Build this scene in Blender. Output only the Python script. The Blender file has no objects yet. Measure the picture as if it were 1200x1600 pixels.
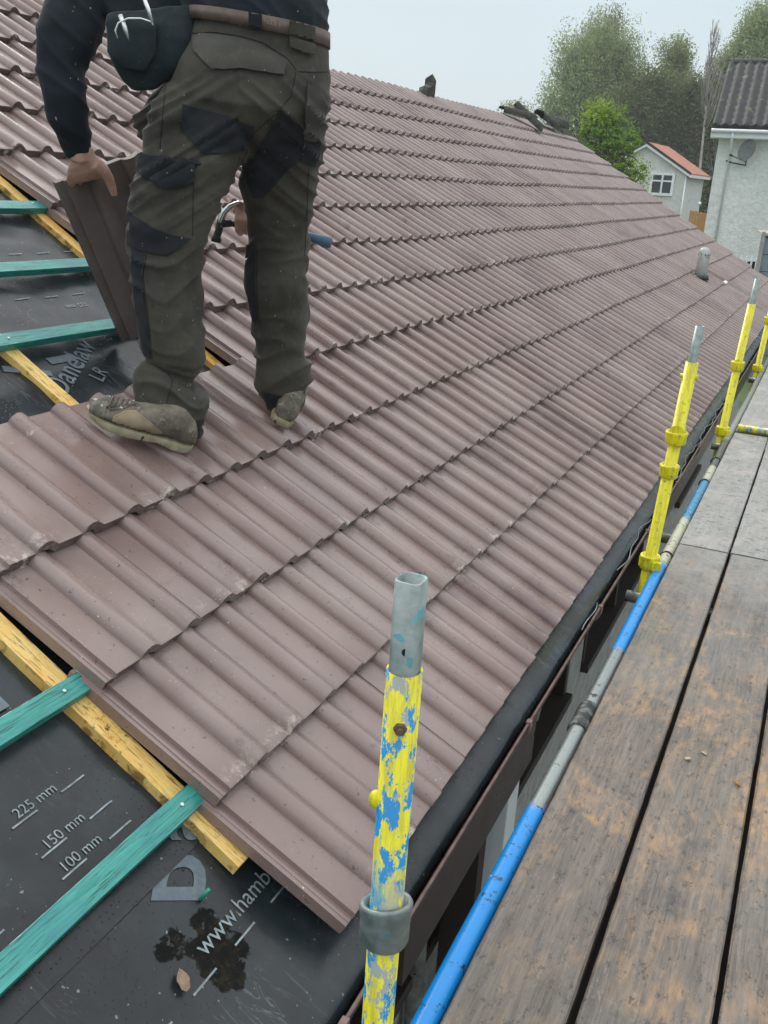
import bpy, bmesh, math, random
import numpy as np
from math import sin, cos, radians, pi, hypot
from mathutils import Vector, Matrix, noise
from mathutils.bvhtree import BVHTree
from mathutils.geometry import delaunay_2d_cdt
random.seed(7); RNG = np.random.default_rng(7)
SC = bpy.context.scene
COL = SC.collection

# ------------------------------------------------------------------ camera
FPX = 1442.33
CR = Vector((0.90097423, 0.43084706, 0.05114932))
CU = Vector((-0.1897516, 0.28526999, 0.93947611))
CF = Vector((-0.39017916, 0.85614943, -0.33877483))
cd = bpy.data.cameras.new('camera'); cam = bpy.data.objects.new('camera', cd); COL.objects.link(cam)
cd.sensor_fit = 'VERTICAL'; cd.sensor_height = 24; cd.lens = 24 * FPX / 1600
cd.clip_start = 0.02; cd.clip_end = 2000
cam.matrix_world = Matrix((CR, CU, -CF)).transposed().to_4x4()
SC.camera = cam
SC.render.resolution_x = 768; SC.render.resolution_y = 1024
# ------------------------------------------------------------------ sky and sun (overcast)
W = bpy.data.worlds.new('World'); SC.world = W; W.use_nodes = True
nt = W.node_tree; nt.nodes.clear()
SUN_EL, SUN_AZ = radians(40), radians(-50)
sky = nt.nodes.new('ShaderNodeTexSky'); sky.sky_type = 'NISHITA'; sky.sun_disc = False
sky.sun_elevation = SUN_EL; sky.sun_rotation = SUN_AZ; sky.air_density = 1.0; sky.dust_density = 4
tc = nt.nodes.new('ShaderNodeTexCoord'); sp = nt.nodes.new('ShaderNodeSeparateXYZ')
nt.links.new(tc.outputs['Generated'], sp.inputs[0])
rp = nt.nodes.new('ShaderNodeValToRGB')
rp.color_ramp.elements[0].position = 0.0; rp.color_ramp.elements[0].color = (.55, .62, .65, 1)
rp.color_ramp.elements[1].position = 1.0; rp.color_ramp.elements[1].color = (1.4, 1.4, 1.4, 1)
for pz, c_ in ((.12, (.53, .62, .66)), (.32, (.46, .575, .64)), (.55, (1.05, 1.09, 1.12))):
    e_ = rp.color_ramp.elements.new(pz); e_.color = (*c_, 1)
nt.links.new(sp.outputs['Z'], rp.inputs[0])
cl = nt.nodes.new('ShaderNodeTexNoise'); cl.inputs['Scale'].default_value = 1.6; cl.inputs['Detail'].default_value = 3
nt.links.new(tc.outputs['Generated'], cl.inputs['Vector'])
clr = nt.nodes.new('ShaderNodeMapRange'); clr.inputs['From Min'].default_value = .3; clr.inputs['From Max'].default_value = .7
clr.inputs['To Min'].default_value = .92; clr.inputs['To Max'].default_value = 1.06
nt.links.new(cl.outputs[0], clr.inputs[0])
b1 = nt.nodes.new('ShaderNodeBackground'); b1.inputs['Strength'].default_value = 0.06
b2 = nt.nodes.new('ShaderNodeBackground')
bm_ = nt.nodes.new('ShaderNodeMath'); bm_.operation = 'MULTIPLY'; bm_.inputs[1].default_value = 1.0
nt.links.new(clr.outputs[0], bm_.inputs[0]); nt.links.new(bm_.outputs[0], b2.inputs['Strength'])
nt.links.new(sky.outputs[0], b1.inputs[0]); nt.links.new(rp.outputs[0], b2.inputs[0])
mxs = nt.nodes.new('ShaderNodeMixShader'); mxs.inputs[0].default_value = 0.88
wo = nt.nodes.new('ShaderNodeOutputWorld')
nt.links.new(b1.outputs[0], mxs.inputs[1]); nt.links.new(b2.outputs[0], mxs.inputs[2]); nt.links.new(mxs.outputs[0], wo.inputs[0])
sd = bpy.data.lights.new('sun', 'SUN'); sd.energy = 1.6; sd.angle = radians(16); sd.color = (1, .97, .93)
sun = bpy.data.objects.new('sun', sd); COL.objects.link(sun)
SDIR = Vector((sin(SUN_AZ) * cos(SUN_EL), cos(SUN_AZ) * cos(SUN_EL), sin(SUN_EL)))
sun.rotation_euler = SDIR.to_track_quat('Z', 'Y').to_euler()
SC.view_settings.view_transform = 'Standard'; SC.view_settings.look = 'None'
SC.view_settings.exposure = 0.50; SC.view_settings.gamma = 1

# ------------------------------------------------------------------ helpers
def ray(px, py): return CF + CR * ((px - 600) / FPX) - CU * ((py - 800) / FPX)
def U(px, py, D): return ray(px, py) * D
HF = Vector((-.415, .910, 0)).normalized()
def H(px, py, h):
    d = ray(px, py); return d * (h / d.dot(HF))
def proj(P):
    z = P.dot(CF); return 600 + FPX * P.dot(CR) / z, 800 - FPX * P.dot(CU) / z

def link(name, me, mat=None, parent=None):
    o = bpy.data.objects.new(name, me); COL.objects.link(o)
    if mat is not None and me is not None:
        me.materials.clear(); me.materials.append(mat)
    if parent is not None:
        o.parent = parent
    return o
def empty(name, loc=(0, 0, 0)):
    o = bpy.data.objects.new(name, None); COL.objects.link(o); o.location = loc; o.empty_display_size = .1; return o
def tag(o, label=None, cat=None, group=None, kind=None):
    if label: o['label'] = label
    if cat: o['category'] = cat
    if group: o['group'] = group
    if kind: o['kind'] = kind
    return o
def child(o, parent):
    o.parent = parent; o.matrix_parent_inverse = Matrix.Translation(-parent.location) if parent.location.length else Matrix.Identity(4)
    return o

class MB:
    def __init__(s): s.v = []; s.f = []; s.sm = []
    def add(s, vs, fs, smooth=False):
        b = len(s.v); s.v += [tuple(v) for v in vs]; s.f += [tuple(i + b for i in f) for f in fs]; s.sm += [smooth] * len(fs)
    def box(s, lo, hi, M=None):
        x0, y0, z0 = lo; x1, y1, z1 = hi
        vs = [Vector(p) for p in ((x0,y0,z0),(x1,y0,z0),(x1,y1,z0),(x0,y1,z0),(x0,y0,z1),(x1,y0,z1),(x1,y1,z1),(x0,y1,z1))]
        if M is not None: vs = [M @ v for v in vs]
        s.add(vs, [(0,3,2,1),(4,5,6,7),(0,1,5,4),(1,2,6,5),(2,3,7,6),(3,0,4,7)])
    def tube(s, pts, rad, n=16, cap=True, sq=None):
        pts = [Vector(p) for p in pts]
        if not isinstance(rad, (list, tuple)): rad = [rad] * len(pts)
        vs = []; prev = None
        for i, p in enumerate(pts):
            a = pts[max(0, i-1)]; b = pts[min(len(pts)-1, i+1)]
            t = (b - a)
            t = t.normalized() if t.length > 1e-9 else Vector((0,0,1))
            if prev is None:
                r = Vector((1,0,0)) if abs(t.x) < .9 else Vector((0,1,0))
            else: r = prev
            u = (r - t * r.dot(t)).normalized(); w = t.cross(u); prev = u
            for k in range(n):
                a_ = 2*pi*k/n; ca, sa = cos(a_), sin(a_)
                if sq:
                    q = (abs(ca)**sq + abs(sa)**sq) ** (-1/sq); ca *= q; sa *= q
                vs.append(p + (u*ca + w*sa) * rad[i])
        fs = []
        for i in range(len(pts)-1):
            for k in range(n):
                k2 = (k+1) % n; fs.append((i*n+k, i*n+k2, (i+1)*n+k2, (i+1)*n+k))
        s.add(vs, fs, True)
        if cap:
            b = len(s.v) - len(vs)
            s.f.append(tuple(b + k for k in reversed(range(n)))); s.f.append(tuple(b + (len(pts)-1)*n + k for k in range(n))); s.sm += [False, False]
    def pipe(s, a, b, ro, ri, n=28, sq=None):   # hollow tube with open ends
        a = Vector(a); b = Vector(b); t = (b-a).normalized()
        r = Vector((0,1,0)) if abs(t.y) < .9 else Vector((1,0,0))
        u = (r - t*r.dot(t)).normalized(); w = t.cross(u); vs = []
        for (p, rr) in ((a, ro), (b, ro), (b, ri), (a, ri)):
            for k in range(n):
                an = 2*pi*k/n; ca, sa = cos(an), sin(an)
                if sq:
                    q = (abs(ca)**sq + abs(sa)**sq) ** (-1/sq); ca *= q; sa *= q
                vs.append(p + (u*ca + w*sa)*rr)
        fs = []
        for j in range(4):
            j2 = (j+1) % 4
            for k in range(n):
                k2 = (k+1) % n; fs.append((j*n+k, j*n+k2, j2*n+k2, j2*n+k))
        s.add(vs, fs, True)
    def sphere(s, c, r, n=12, m=8, M=None):
        c = Vector(c); r = Vector(r) if not isinstance(r, (int, float)) else Vector((r, r, r)); vs = []; fs = []
        for i in range(m+1):
            th = pi*i/m
            for k in range(n):
                ph = 2*pi*k/n; p = Vector((sin(th)*cos(ph)*r.x, sin(th)*sin(ph)*r.y, cos(th)*r.z))
                if M is not None: p = M @ p
                vs.append(c + p)
        for i in range(m):
            for k in range(n): k2 = (k+1) % n; fs.append((i*n+k, (i+1)*n+k, (i+1)*n+k2, i*n+k2))
        s.add(vs, fs, True)
    def mesh(s, name, M=None):
        me = bpy.data.meshes.new(name); v = s.v
        if M is not None: v = [tuple(M @ Vector(p)) for p in v]
        me.from_pydata(v, [], s.f); me.polygons.foreach_set('use_smooth', s.sm); me.validate(); me.update(); return me
    def build(s, name, mat, parent=None, M=None, bevel=0):
        me = s.mesh(name, M)
        if bevel:
            bm = bmesh.new(); bm.from_mesh(me); bmesh.ops.remove_doubles(bm, verts=bm.verts, dist=1e-6)
            es = [e for e in bm.edges if len(e.link_faces) == 2 and e.calc_face_angle(0) > .6]
            bmesh.ops.bevel(bm, geom=es, offset=bevel, segments=2, affect='EDGES', profile=.5); bm.to_mesh(me); bm.free()
        return link(name, me, mat, parent)

# ------------------------------------------------------------------ materials
class NM:
    def __init__(s, name):
        s.m = bpy.data.materials.new(name); s.m.use_nodes = True; s.t = s.m.node_tree; s.N = s.t.nodes; s.L = s.t.links
        s.b = s.N['Principled BSDF']; s.geo = s.N.new('ShaderNodeNewGeometry'); s.pos = s.geo.outputs['Position']
    def c(s, a, sock):
        if hasattr(a, 'is_output'): s.L.new(a, sock)
        else:
            if isinstance(a, (tuple, list)) and len(a) == 3 and sock.type == 'RGBA': a = (*a, 1)
            sock.default_value = a
    def vscale(s, sc, vec=None, off=(0,0,0)):
        n = s.N.new('ShaderNodeMapping'); n.inputs['Scale'].default_value = sc; n.inputs['Location'].default_value = off
        s.L.new(vec or s.pos, n.inputs[0]); return n.outputs[0]
    def noise(s, scale=5, detail=4, rough=.55, vec=None, dist=0, col=False):
        n = s.N.new('ShaderNodeTexNoise'); n.inputs['Scale'].default_value = scale; n.inputs['Detail'].default_value = detail
        n.inputs['Roughness'].default_value = rough; n.inputs['Distortion'].default_value = dist
        s.L.new(vec or s.pos, n.inputs['Vector']); return n.outputs[1 if col else 0]
    def voro(s, scale=5, vec=None, feature='F1', rnd=1):
        n = s.N.new('ShaderNodeTexVoronoi'); n.inputs['Scale'].default_value = scale; n.feature = feature; n.inputs['Randomness'].default_value = rnd
        s.L.new(vec or s.pos, n.inputs['Vector']); return n.outputs[0]
    def mr(s, v, a, b, c=0., d=1., smooth=False):
        n = s.N.new('ShaderNodeMapRange'); n.clamp = True
        if smooth: n.interpolation_type = 'SMOOTHSTEP'
        s.L.new(v, n.inputs[0])
        for i, x in zip(('From Min', 'From Max', 'To Min', 'To Max'), (a, b, c, d)): n.inputs[i].default_value = x
        return n.outputs[0]
    def mul(s, a, b, op='MULTIPLY'):
        n = s.N.new('ShaderNodeMath'); n.operation = op; s.c(a, n.inputs[0]); s.c(b, n.inputs[1]); return n.outputs[0]
    def mix(s, f, a, b, mode='MIX'):
        n = s.N.new('ShaderNodeMix'); n.data_type = 'RGBA'; n.blend_type = mode
        s.c(f, n.inputs['Factor']); s.c(a, n.inputs[6]); s.c(b, n.inputs[7]); return n.outputs[2]
    def ramp(s, f, stops, const=False):
        n = s.N.new('ShaderNodeValToRGB'); r = n.color_ramp
        if const: r.interpolation = 'CONSTANT'
        r.elements[0].position = stops[0][0]; r.elements[0].color = (*stops[0][1], 1)
        r.elements[1].position = stops[-1][0]; r.elements[1].color = (*stops[-1][1], 1)
        for p, c in stops[1:-1]: e = r.elements.new(p); e.color = (*c, 1)
        s.L.new(f, n.inputs[0]); return n.outputs[0]
    def bump(s, h, strength=.3, dist=.01):
        n = s.N.new('ShaderNodeBump'); n.inputs['Strength'].default_value = strength; n.inputs['Distance'].default_value = dist
        s.L.new(h, n.inputs['Height'])
        if s.b.inputs['Normal'].is_linked: s.L.new(s.b.inputs['Normal'].links[0].from_socket, n.inputs['Normal'])
        s.L.new(n.outputs[0], s.b.inputs['Normal'])
    def out(s, col=None, rough=None, metal=None, spec=None):
        if col is not None: s.c(col, s.b.inputs['Base Color'])
        if rough is not None: s.c(rough, s.b.inputs['Roughness'])
        if metal is not None: s.c(metal, s.b.inputs['Metallic'])
        if spec is not None: s.c(spec, s.b.inputs['Specular IOR Level'])
        return s.m
    def xyz(s, v=None):
        n = s.N.new('ShaderNodeSeparateXYZ'); s.L.new(v or s.pos, n.inputs[0]); return n.outputs
def simple(name, c1, c2, scale=8, rough=(.5, .7), bump=.2, bs=60, bd=.003, metal=0, stretch=(1,1,1), thr=(.35, .65), flecks=None):
    m = NM(name); v = m.vscale(stretch); n = m.noise(scale, 5, .6, v); f = m.mr(n, *thr)
    col = m.mix(f, c1, c2)
    if flecks:
        fc, fs, ft = flecks; fl = m.mr(m.noise(fs, 2, .5), ft, ft + .02); col = m.mix(fl, col, fc)
    if bump: m.bump(m.noise(bs, 4, .6, v), bump, bd)
    return m.out(col, m.mr(n, .3, .7, *rough), metal)

TH = radians(30.328); XE, ZE, G, TW = -.6032, -1.3523, .345, .300
YL = 1.256; YU = YL + 5*TW; NCOL = 49; YF = YL + NCOL*TW
dn = Vector((cos(TH), 0, -sin(TH))); yy = Vector((0, 1, 0)); nn = Vector((sin(TH), 0, cos(TH)))
E0 = Vector((XE, 0, ZE))
def sag(s, Y):   # the old roof is a little uneven
    a = max(0, min(1, (Y - 2) / 3)) * max(0, min(1, (15 - Y) / 6))
    return -.030 * a * (sin(pi * min(1, max(0, s / 4.2)))) + .006 * sin(Y * 1.7 + s) * a
def RP(s, Y, off=0.): return E0 - dn * s + yy * Y + nn * (off + sag(s, Y))

def tile_mat(name, local=False):
    m = NM(name); p = m.pos
    vm = m.N.new('ShaderNodeVectorMath'); vm.operation = 'SUBTRACT'; m.L.new(p, vm.inputs[0]); vm.inputs[1].default_value = E0 + nn*0
    dd = m.N.new('ShaderNodeVectorMath'); dd.operation = 'DOT_PRODUCT'; m.L.new(vm.outputs[0], dd.inputs[0]); dd.inputs[1].default_value = -dn
    s_ = m.mul(m.mul(dd.outputs['Value'], .004, 'ADD'), 1/G); y_ = m.mul(m.mul(m.xyz()[1], -YL, 'ADD'), 1/TW)
    ci = m.N.new('ShaderNodeCombineXYZ'); m.L.new(m.mul(s_, 0, 'FLOOR'), ci.inputs[0]); m.L.new(m.mul(y_, 0, 'FLOOR'), ci.inputs[1])
    wn = m.N.new('ShaderNodeTexWhiteNoise'); m.L.new(ci.outputs[0], wn.inputs[0]); rv = wn.outputs[0]
    fs = m.mul(s_, 0, 'FRACT')
    base = m.mix(m.mr(m.noise(2.2, 3), .35, .65), (.228, .163, .146), (.292, .230, .210))
    base = m.mix(m.mr(rv, 0, 1, 0, .45), base, (.185, .120, .112))
    wet = m.mul(m.mr(m.noise(3.1, 4, .6, m.vscale((1, .45, 1))), .50, .64), m.mr(rv, .3, 1))
    base = m.mix(m.mul(wet, .55), base, (.085, .048, .043))
    base = m.mix(m.mul(m.mr(m.noise(130, 3, .7), .52, .75), .22), base, (.27, .23, .22))
    dirt = m.mul(m.mr(m.noise(9, 6, .75), .60, .72), .65)
    base = m.mix(dirt, base, (.060, .040, .036))
    speck = m.mr(m.noise(70, 2, .5), .70, .73); base = m.mix(m.mul(speck, .6), base, (.05, .034, .03))
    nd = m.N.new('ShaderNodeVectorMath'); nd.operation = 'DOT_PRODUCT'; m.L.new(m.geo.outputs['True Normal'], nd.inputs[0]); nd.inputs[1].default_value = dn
    base = m.mix(m.mr(nd.outputs['Value'], .55, .75, 0, .85), base, (.060, .036, .031))   # course-edge shade put into the colour of the tail faces
    # pale lime bloom on the lower edge of some tiles
    bl = m.mul(m.mr(m.noise(48, 5, .75), .50, .60), m.mul(m.mr(fs, .0, .16, 1, 0), m.mr(m.noise(4.6, 2), .53, .60)))
    base = m.mix(m.mul(bl, .75), base, (.62, .55, .48))
    tiny = m.mul(m.mr(m.noise(160, 1, .5), .755, .77), m.mr(m.noise(3, 2), .5, .6)); base = m.mix(tiny, base, (.65, .58, .50))
    m.bump(m.noise(230, 3, .6), .35, .0012); m.bump(m.noise(14, 4, .6), .35, .004)
    r = m.mix(wet, m.mr(m.noise(5, 4), .3, .7, .17, .36), (.17, .17, .17))
    m.b.inputs['Coat Weight'].default_value = .30; m.b.inputs['Coat Roughness'].default_value = .16
    return m.out(base, r, 0, .5)
M = {}
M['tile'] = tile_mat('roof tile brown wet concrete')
M['tile_raw'] = simple('concrete tile face', (.085, .066, .058), (.135, .108, .098), 9, (.6, .8), .5, 90, .002)

def felt_mat():
    m = NM('black roofing membrane'); X, Y, Z = m.xyz()
    base = m.mix(m.mr(m.noise(3.5, 5, .65), .35, .65), (.009, .0125, .0145), (.022, .031, .036))
    # pale dried water runs down the slope
    v = m.vscale((2.0, 17, 2.0)); st = m.noise(1.6, 3, .6, v, 1.2)
    run = m.mul(m.mr(m.mul(m.mul(st, -.5, 'ADD'), 0, 'ABSOLUTE'), 0, .012, 1, 0), m.mr(m.noise(2.3, 2), .5, .62))
    base = m.mix(m.mul(run, .5), base, (.17, .20, .21))
    base = m.mix(m.mul(m.mr(m.noise(6, 6, .7), .56, .75), .4), base, (.055, .066, .070))
    base = m.mix(m.mr(m.noise(75, 2), .72, .74), base, (.20, .20, .18))
    # wet dirty patch beside the eaves, an irregular blot in the sheet
    dv = m.N.new('ShaderNodeVectorMath'); dv.operation = 'DISTANCE'; m.L.new(m.pos, dv.inputs[0]); dv.inputs[1].default_value = RP(.17, 1.10, -.10)
    ds = m.mul(dv.outputs['Value'], m.mr(m.noise(9, 4, .5), .2, .8, -.13, .13), 'ADD')
    ds = m.mul(ds, m.mr(m.noise(38, 6, .75), .3, .7, -.022, .022), 'ADD'); blot = m.mul(m.mr(ds, .072, .082, 1, 0), m.mr(m.noise(30, 5, .7, None), .36, .40))
    base = m.mix(m.mul(blot, .92), base, m.mix(m.mr(m.noise(45, 5, .8), .5, .62), (.004, .0035, .003), (.022, .017, .009)))
    m.c(m.mix(blot, (.45, .45, .45), (.12, .12, .12)), m.b.inputs['Specular IOR Level'])
    m.bump(m.noise(5, 4, .5), .35, .010); m.bump(m.noise(260, 3), .2, .0008)
    dr = m.mr(m.voro(105), .06, .20, 1, 0); m.bump(m.mul(dr, m.mr(m.noise(4, 2), .44, .56)), .45, .002)
    return m.out(base, m.mix(blot, m.mr(m.noise(5, 4), .3, .7, .16, .38), (.6, .6, .6)), 0)
M['felt'] = felt_mat()
def wood_mat(name, a, b, dark, along, gs=60, rough=(.35, .6), dirt=.4, extra=None, thr=.62):
    m = NM(name); st = {'x': (.07, 1, 1), 'y': (1, .05, 1), 's': (.10, 1, .10)}[along]
    v = m.vscale(st); g0 = m.noise(gs, 4, .6, v, 1.0); g1 = m.noise(gs*4.2, 3, .65, v, .6); g = m.mul(m.mul(g0, .45), m.mul(g1, .55), 'ADD')
    base = m.mix(m.mr(g, .35, .65), a, b)
    base = m.mix(m.mul(m.mr(m.noise(gs*5, 3, .6, v, .5), .54, .64), .75), base, dark)
    base = m.mix(m.mul(m.mr(m.noise(13, 6, .75), thr, thr+.1), dirt), base, dark)
    if extra: base = m.mix(m.mul(m.mr(m.noise(4.2, 4, .6), .48, .68), .7), base, extra)
    if extra and along == 's': base = m.mix(m.mul(m.mr(m.noise(55, 5, .8), .55, .66), m.mr(m.noise(5.5, 3), .44, .62)), base, (.07, .04, .012))
    m.bump(g, .5, .003)
    return m.out(base, m.mr(m.noise(8, 3), .3, .7, *rough))
M['teal'] = wood_mat('teal treated batten', (.014, .19, .165), (.06, .35, .30), (.004, .040, .042), 'y', 50, (.22, .45), .6, (.020, .16, .20))
M['pine'] = wood_mat('yellow pine counter batten', (.74, .46, .09), (.88, .66, .27), (.10, .055, .015), 's', 42, (.3, .5), .8, (.66, .31, .045))
def board_mat(name, grit=False):
    m = NM(name); v = m.vscale((1, .055, 1)); g = m.mul(m.mul(m.noise(34, 5, .65, v, 1.4), .5), m.mul(m.noise(190, 4, .7, v, .8), .5), 'ADD'); X, Y, Z = m.xyz()
    if grit:
        base = m.mix(m.mr(g, .35, .65), (.20, .198, .18), (.33, .325, .305))
        base = m.mix(m.mul(m.mr(m.noise(42, 4, .8, m.vscale((.6, 1.4, 1))), .55, .62), .8), base, (.045, .05, .052))
        base = m.mix(m.mul(m.mr(m.noise(5, 4, .6), .5, .65), .5), base, (.36, .33, .31)); rr = (.30, .55)
        m.bump(m.noise(55, 4, .8), .8, .006)
    else:
        base = m.mix(m.mr(g, .38, .62), (.066, .055, .046), (.180, .150, .122))
        wear = m.mul(m.mr(m.noise(3.6, 6, .68, m.vscale((1, .7, 1)), .9), .45, .62), m.mr(m.noise(40, 4, .7, m.vscale((1, .3, 1))), .38, .60))
        base = m.mix(m.mul(wear, .68), base, (.42, .25, .11))
        base = m.mix(m.mul(m.mr(m.noise(7, 6, .7), .58, .68), .6), base, (.030, .028, .026))
        base = m.mix(m.mul(m.mr(m.noise(60, 5, .8, m.vscale((1, .5, 1))), .56, .63), .75), base, (.022, .019, .016)); base = m.mix(m.mul(m.mr(m.noise(75, 4, .8, m.vscale((1, .35, 1), off=(4, 0, 0))), .60, .70), .5), base, (.30, .27, .23))
        base = m.mix(m.mul(m.mr(m.noise(1.4, 3), .45, .65), .45), base, (.17, .168, .16)); yb = m.mul(m.xyz()[1], m.mr(m.noise(7, 5, .7), .3, .7, -.55, .55), 'ADD'); base = m.mix(m.mul(m.mr(yb, 3.3, 4.0), m.mr(m.noise(60, 4, .8), .35, .55, .3, 1)), base, (.23, .225, .205)); rr = (.10, .30)
    m.bump(g, .6, .005); m.bump(m.noise(11, 5, .6), .4, .007); m.bump(m.noise(70, 5, .75), .35, .002)
    return m.out(base, m.mr(m.noise(5, 4, .6), .32, .68, *rr), 0, .5)
M['board'] = board_mat('wet dark scaffold board'); M['board_grit'] = board_mat('grey gritty scaffold board', True)
M['galv'] = simple('galvanised steel', (.17, .215, .205), (.31, .36, .345), 30, (.35, .55), .3, 80, .001, .5, flecks=((.10, .30, .32), 26, .66))
M['galv_old'] = simple('grimy galvanised tube', (.20, .22, .20), (.42, .45, .42), 22, (.3, .55), .3, 60, .002, .6, flecks=((.02, .02, .02), 45, .68))
def paint_mat(name, flaky):
    m = NM(name)
    v = m.vscale((1, 1, .45))
    n = m.noise(44, 7, .74, v); n2 = m.noise(17, 5, .65, m.vscale((1, 1, .4), off=(3, 1, 2)))
    yel = m.mix(m.mr(m.noise(70, 4, .7, m.vscale((1, 1, .12))), .45, .62), (.80, .74, .010), (.56, .50, .02))
    if flaky:
        base = m.mix(m.mr(n2, .50, .52), (.32, .36, .34), (.005, .24, .56)); f = m.mr(n, .508, .522)
        base = m.mix(f, yel, base)
        z = m.xyz()[2]; bare = m.mul(m.mr(z, -.99, -.88, 1, 0), m.mr(z, -1.06, -1.05)); bare = m.mul(bare, m.mr(m.noise(25, 5, .7, v), .44, .46))
        base = m.mix(bare, base, m.mix(m.mr(n2, .50, .52), (.30, .34, .33), (.01, .26, .52)))
    else:
        base = m.mix(m.mr(n, .60, .62), yel, (.40, .38, .10)); base = m.mix(m.mul(m.mr(m.noise(60, 4, .7), .60, .66), .7), base, (.10, .09, .03))
    m.bump(n, .5, .003); m.bump(m.noise(90, 3, .6, m.vscale((1, 1, .2))), .3, .0015)
    return m.out(base, .34, 0, .5)
M['yellow'] = paint_mat('yellow tube paint', False); M['yellow_flaky'] = paint_mat('flaking yellow over blue paint', True)
def ledger_mat():
    m = NM('banded blue and steel tube'); Y = m.xyz()[1]; yn = m.mul(Y, m.mr(m.noise(30, 4), .3, .7, -.03, .03), 'ADD')
    t = m.mr(yn, 0, 10)
    B = (.004, .23, .62); S = (.30, .33, .32); Wt = (.42, .42, .30); K = (.05, .055, .05)
    col = m.ramp(t, [(0, B), (.1895, B), (.190, S), (.282, S), (.2825, B), (.37, B), (.3705, Wt), (.43, Wt), (.4305, (.03, .20, .36)), (.50, (.03, .20, .36)), (.505, Wt), (.53, Wt), (.535, K), (.60, K), (.605, (.25, .26, .22)), (1, K)])
    col = m.mix(m.mul(m.mr(m.noise(34, 6, .8), .575, .61), .9), col, (.02, .02, .018))
    col = m.mix(m.mul(m.mr(m.noise(20, 5, .75, m.vscale((1, 1, 1), off=(5, 2, 0))), .64, .68), .6), col, (.45, .60, .70))
    m.bump(m.noise(50, 4), .2, .002)
    return m.out(col, .27, m.ramp(t, [(0, (0,0,0)), (.1895, (0,0,0)), (.190, (.7,.7,.7)), (.282, (.7,.7,.7)), (.2825, (0,0,0)), (1, (0,0,0))]), .6)
M['ledger'] = ledger_mat()
M['grime'] = simple('grimy dark steel sleeve', (.018, .022, .020), (.14, .16, .15), 38, (.4, .6), .5, 60, .003, .2, thr=(.48, .66))
M['brown_pvc'] = simple('brown gutter plastic', (.032, .016, .013), (.048, .025, .020), 6, (.25, .4), .05, 50, .001)
M['lip'] = simple('gutter lip worn brown', (.14, .085, .075), (.24, .16, .14), 20, (.25, .4), .1)
M['render_wall'] = simple('roughcast wall', (.24, .24, .22), (.36, .36, .34), 9, (.8, .95), 1.0, 30, .02)
def rough_mat(name, a, b, bs, stain):
    m = NM(name); base = m.mix(m.mr(m.noise(bs, 5, .7), .35, .65), a, b)
    v = m.vscale((1, 1, .12)); base = m.mix(m.mul(m.mr(m.noise(1.1, 4, .6, v), .5, .72), .45), base, stain)
    m.bump(m.noise(bs*.8, 4, .7), .9, .05)
    return m.out(base, .9)
M['harl'] = rough_mat('pale grey roughcast harling', (.70, .71, .69), (.88, .89, .87), 7.0, (.60, .63, .58))
M['harl2'] = rough_mat('grey harling', (.55, .545, .53), (.68, .67, .66), 4, (.46, .46, .45))
M['white'] = simple('white painted trim', (.74, .77, .79), (.82, .84, .85), 5, (.35, .5), .05)
M['glass'] = simple('dark window glass', (.015, .018, .02), (.03, .035, .04), 2, (.05, .1), 0)
M['dark_timber'] = simple('dark stained timber', (.018, .011, .009), (.03, .02, .016), 10, (.5, .7), .2)
M['black'] = simple('black plastic', (.008, .009, .010), (.016, .018, .019), 12, (.25, .4), .2)
M['dark_tile'] = simple('black mossy roof tile', (.010, .012, .012), (.028, .032, .031), 2.5, (.65, .8), .4, 20, .01, flecks=((.07, .085, .04), 3.5, .64))
M['ridge_old'] = simple('old dark ridge tile', (.020, .022, .018), (.050, .052, .040), 8, (.7, .9), .6, 40, .006, flecks=((.07, .08, .04), 14, .62))
M['orange_tile'] = simple('orange clay roof', (.34, .125, .080), (.44, .20, .14), 3, (.7, .85), .4, 15, .02)
M['fence_wood'] = simple('orange stained fence', (.36, .17, .05), (.50, .27, .09), 8, (.6, .8), .2, 30, .004, stretch=(4, 4, .3))
M['slab'] = simple('slate blue panel', (.17, .21, .24), (.21, .26, .29), 4, (.35, .5), .05)
M['concrete'] = simple('grey timber frame', (.28, .27, .24), (.40, .39, .35), 8, (.6, .8), .2)
def ground_mat():
    m = NM('gravel and grass ground'); Y = m.xyz()[1]
    grv = m.mix(m.mr(m.noise(32, 6, .8), .38, .62), (.09, .092, .085), (.25, .255, .24)); grs = m.mix(m.mr(m.noise(2, 5, .7), .35, .65), (.035, .07, .016), (.07, .11, .03))
    m.bump(m.noise(60, 4, .7), .7, .01)
    return m.out(m.mix(m.mr(Y, 18, 19), grv, grs), .85)
M['ground'] = ground_mat()
M['print'] = simple('pale grey print', (.16, .20, .215), (.27, .325, .34), 60, (.35, .5), 0, thr=(.42, .58))
M['print_dim'] = simple('dull grey print', (.085, .115, .14), (.13, .17, .195), 60, (.35, .5), 0)
M['nail'] = simple('zinc nail head', (.55, .57, .56), (.66, .68, .66), 20, (.3, .4), 0, metal=.5)
M['green_nail'] = simple('green plastic plug', (.02, .25, .18), (.04, .35, .24), 20, (.3, .4), 0)
def leafy(name, a, b, c):
    m = NM(name); n = m.noise(.5, 3, .6); n2 = m.noise(5, 2)
    col = m.mix(m.mr(n, .35, .65), a, b); col = m.mix(m.mr(n2, .35, .7), col, c)
    m.out(col, .55, 0, .3)
    tr = m.N.new('ShaderNodeBsdfTranslucent'); m.L.new(col, tr.inputs[0]); mx = m.N.new('ShaderNodeMixShader'); mx.inputs[0].default_value = .35
    o = m.N['Material Output']; m.L.new(m.b.outputs[0], mx.inputs[1]); m.L.new(tr.outputs[0], mx.inputs[2]); m.L.new(mx.outputs[0], o.inputs[0])
    return m.m
M['leaf_birch'] = leafy('birch leaves', (.27, .37, .16), (.37, .44, .23), (.28, .31, .15))
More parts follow.
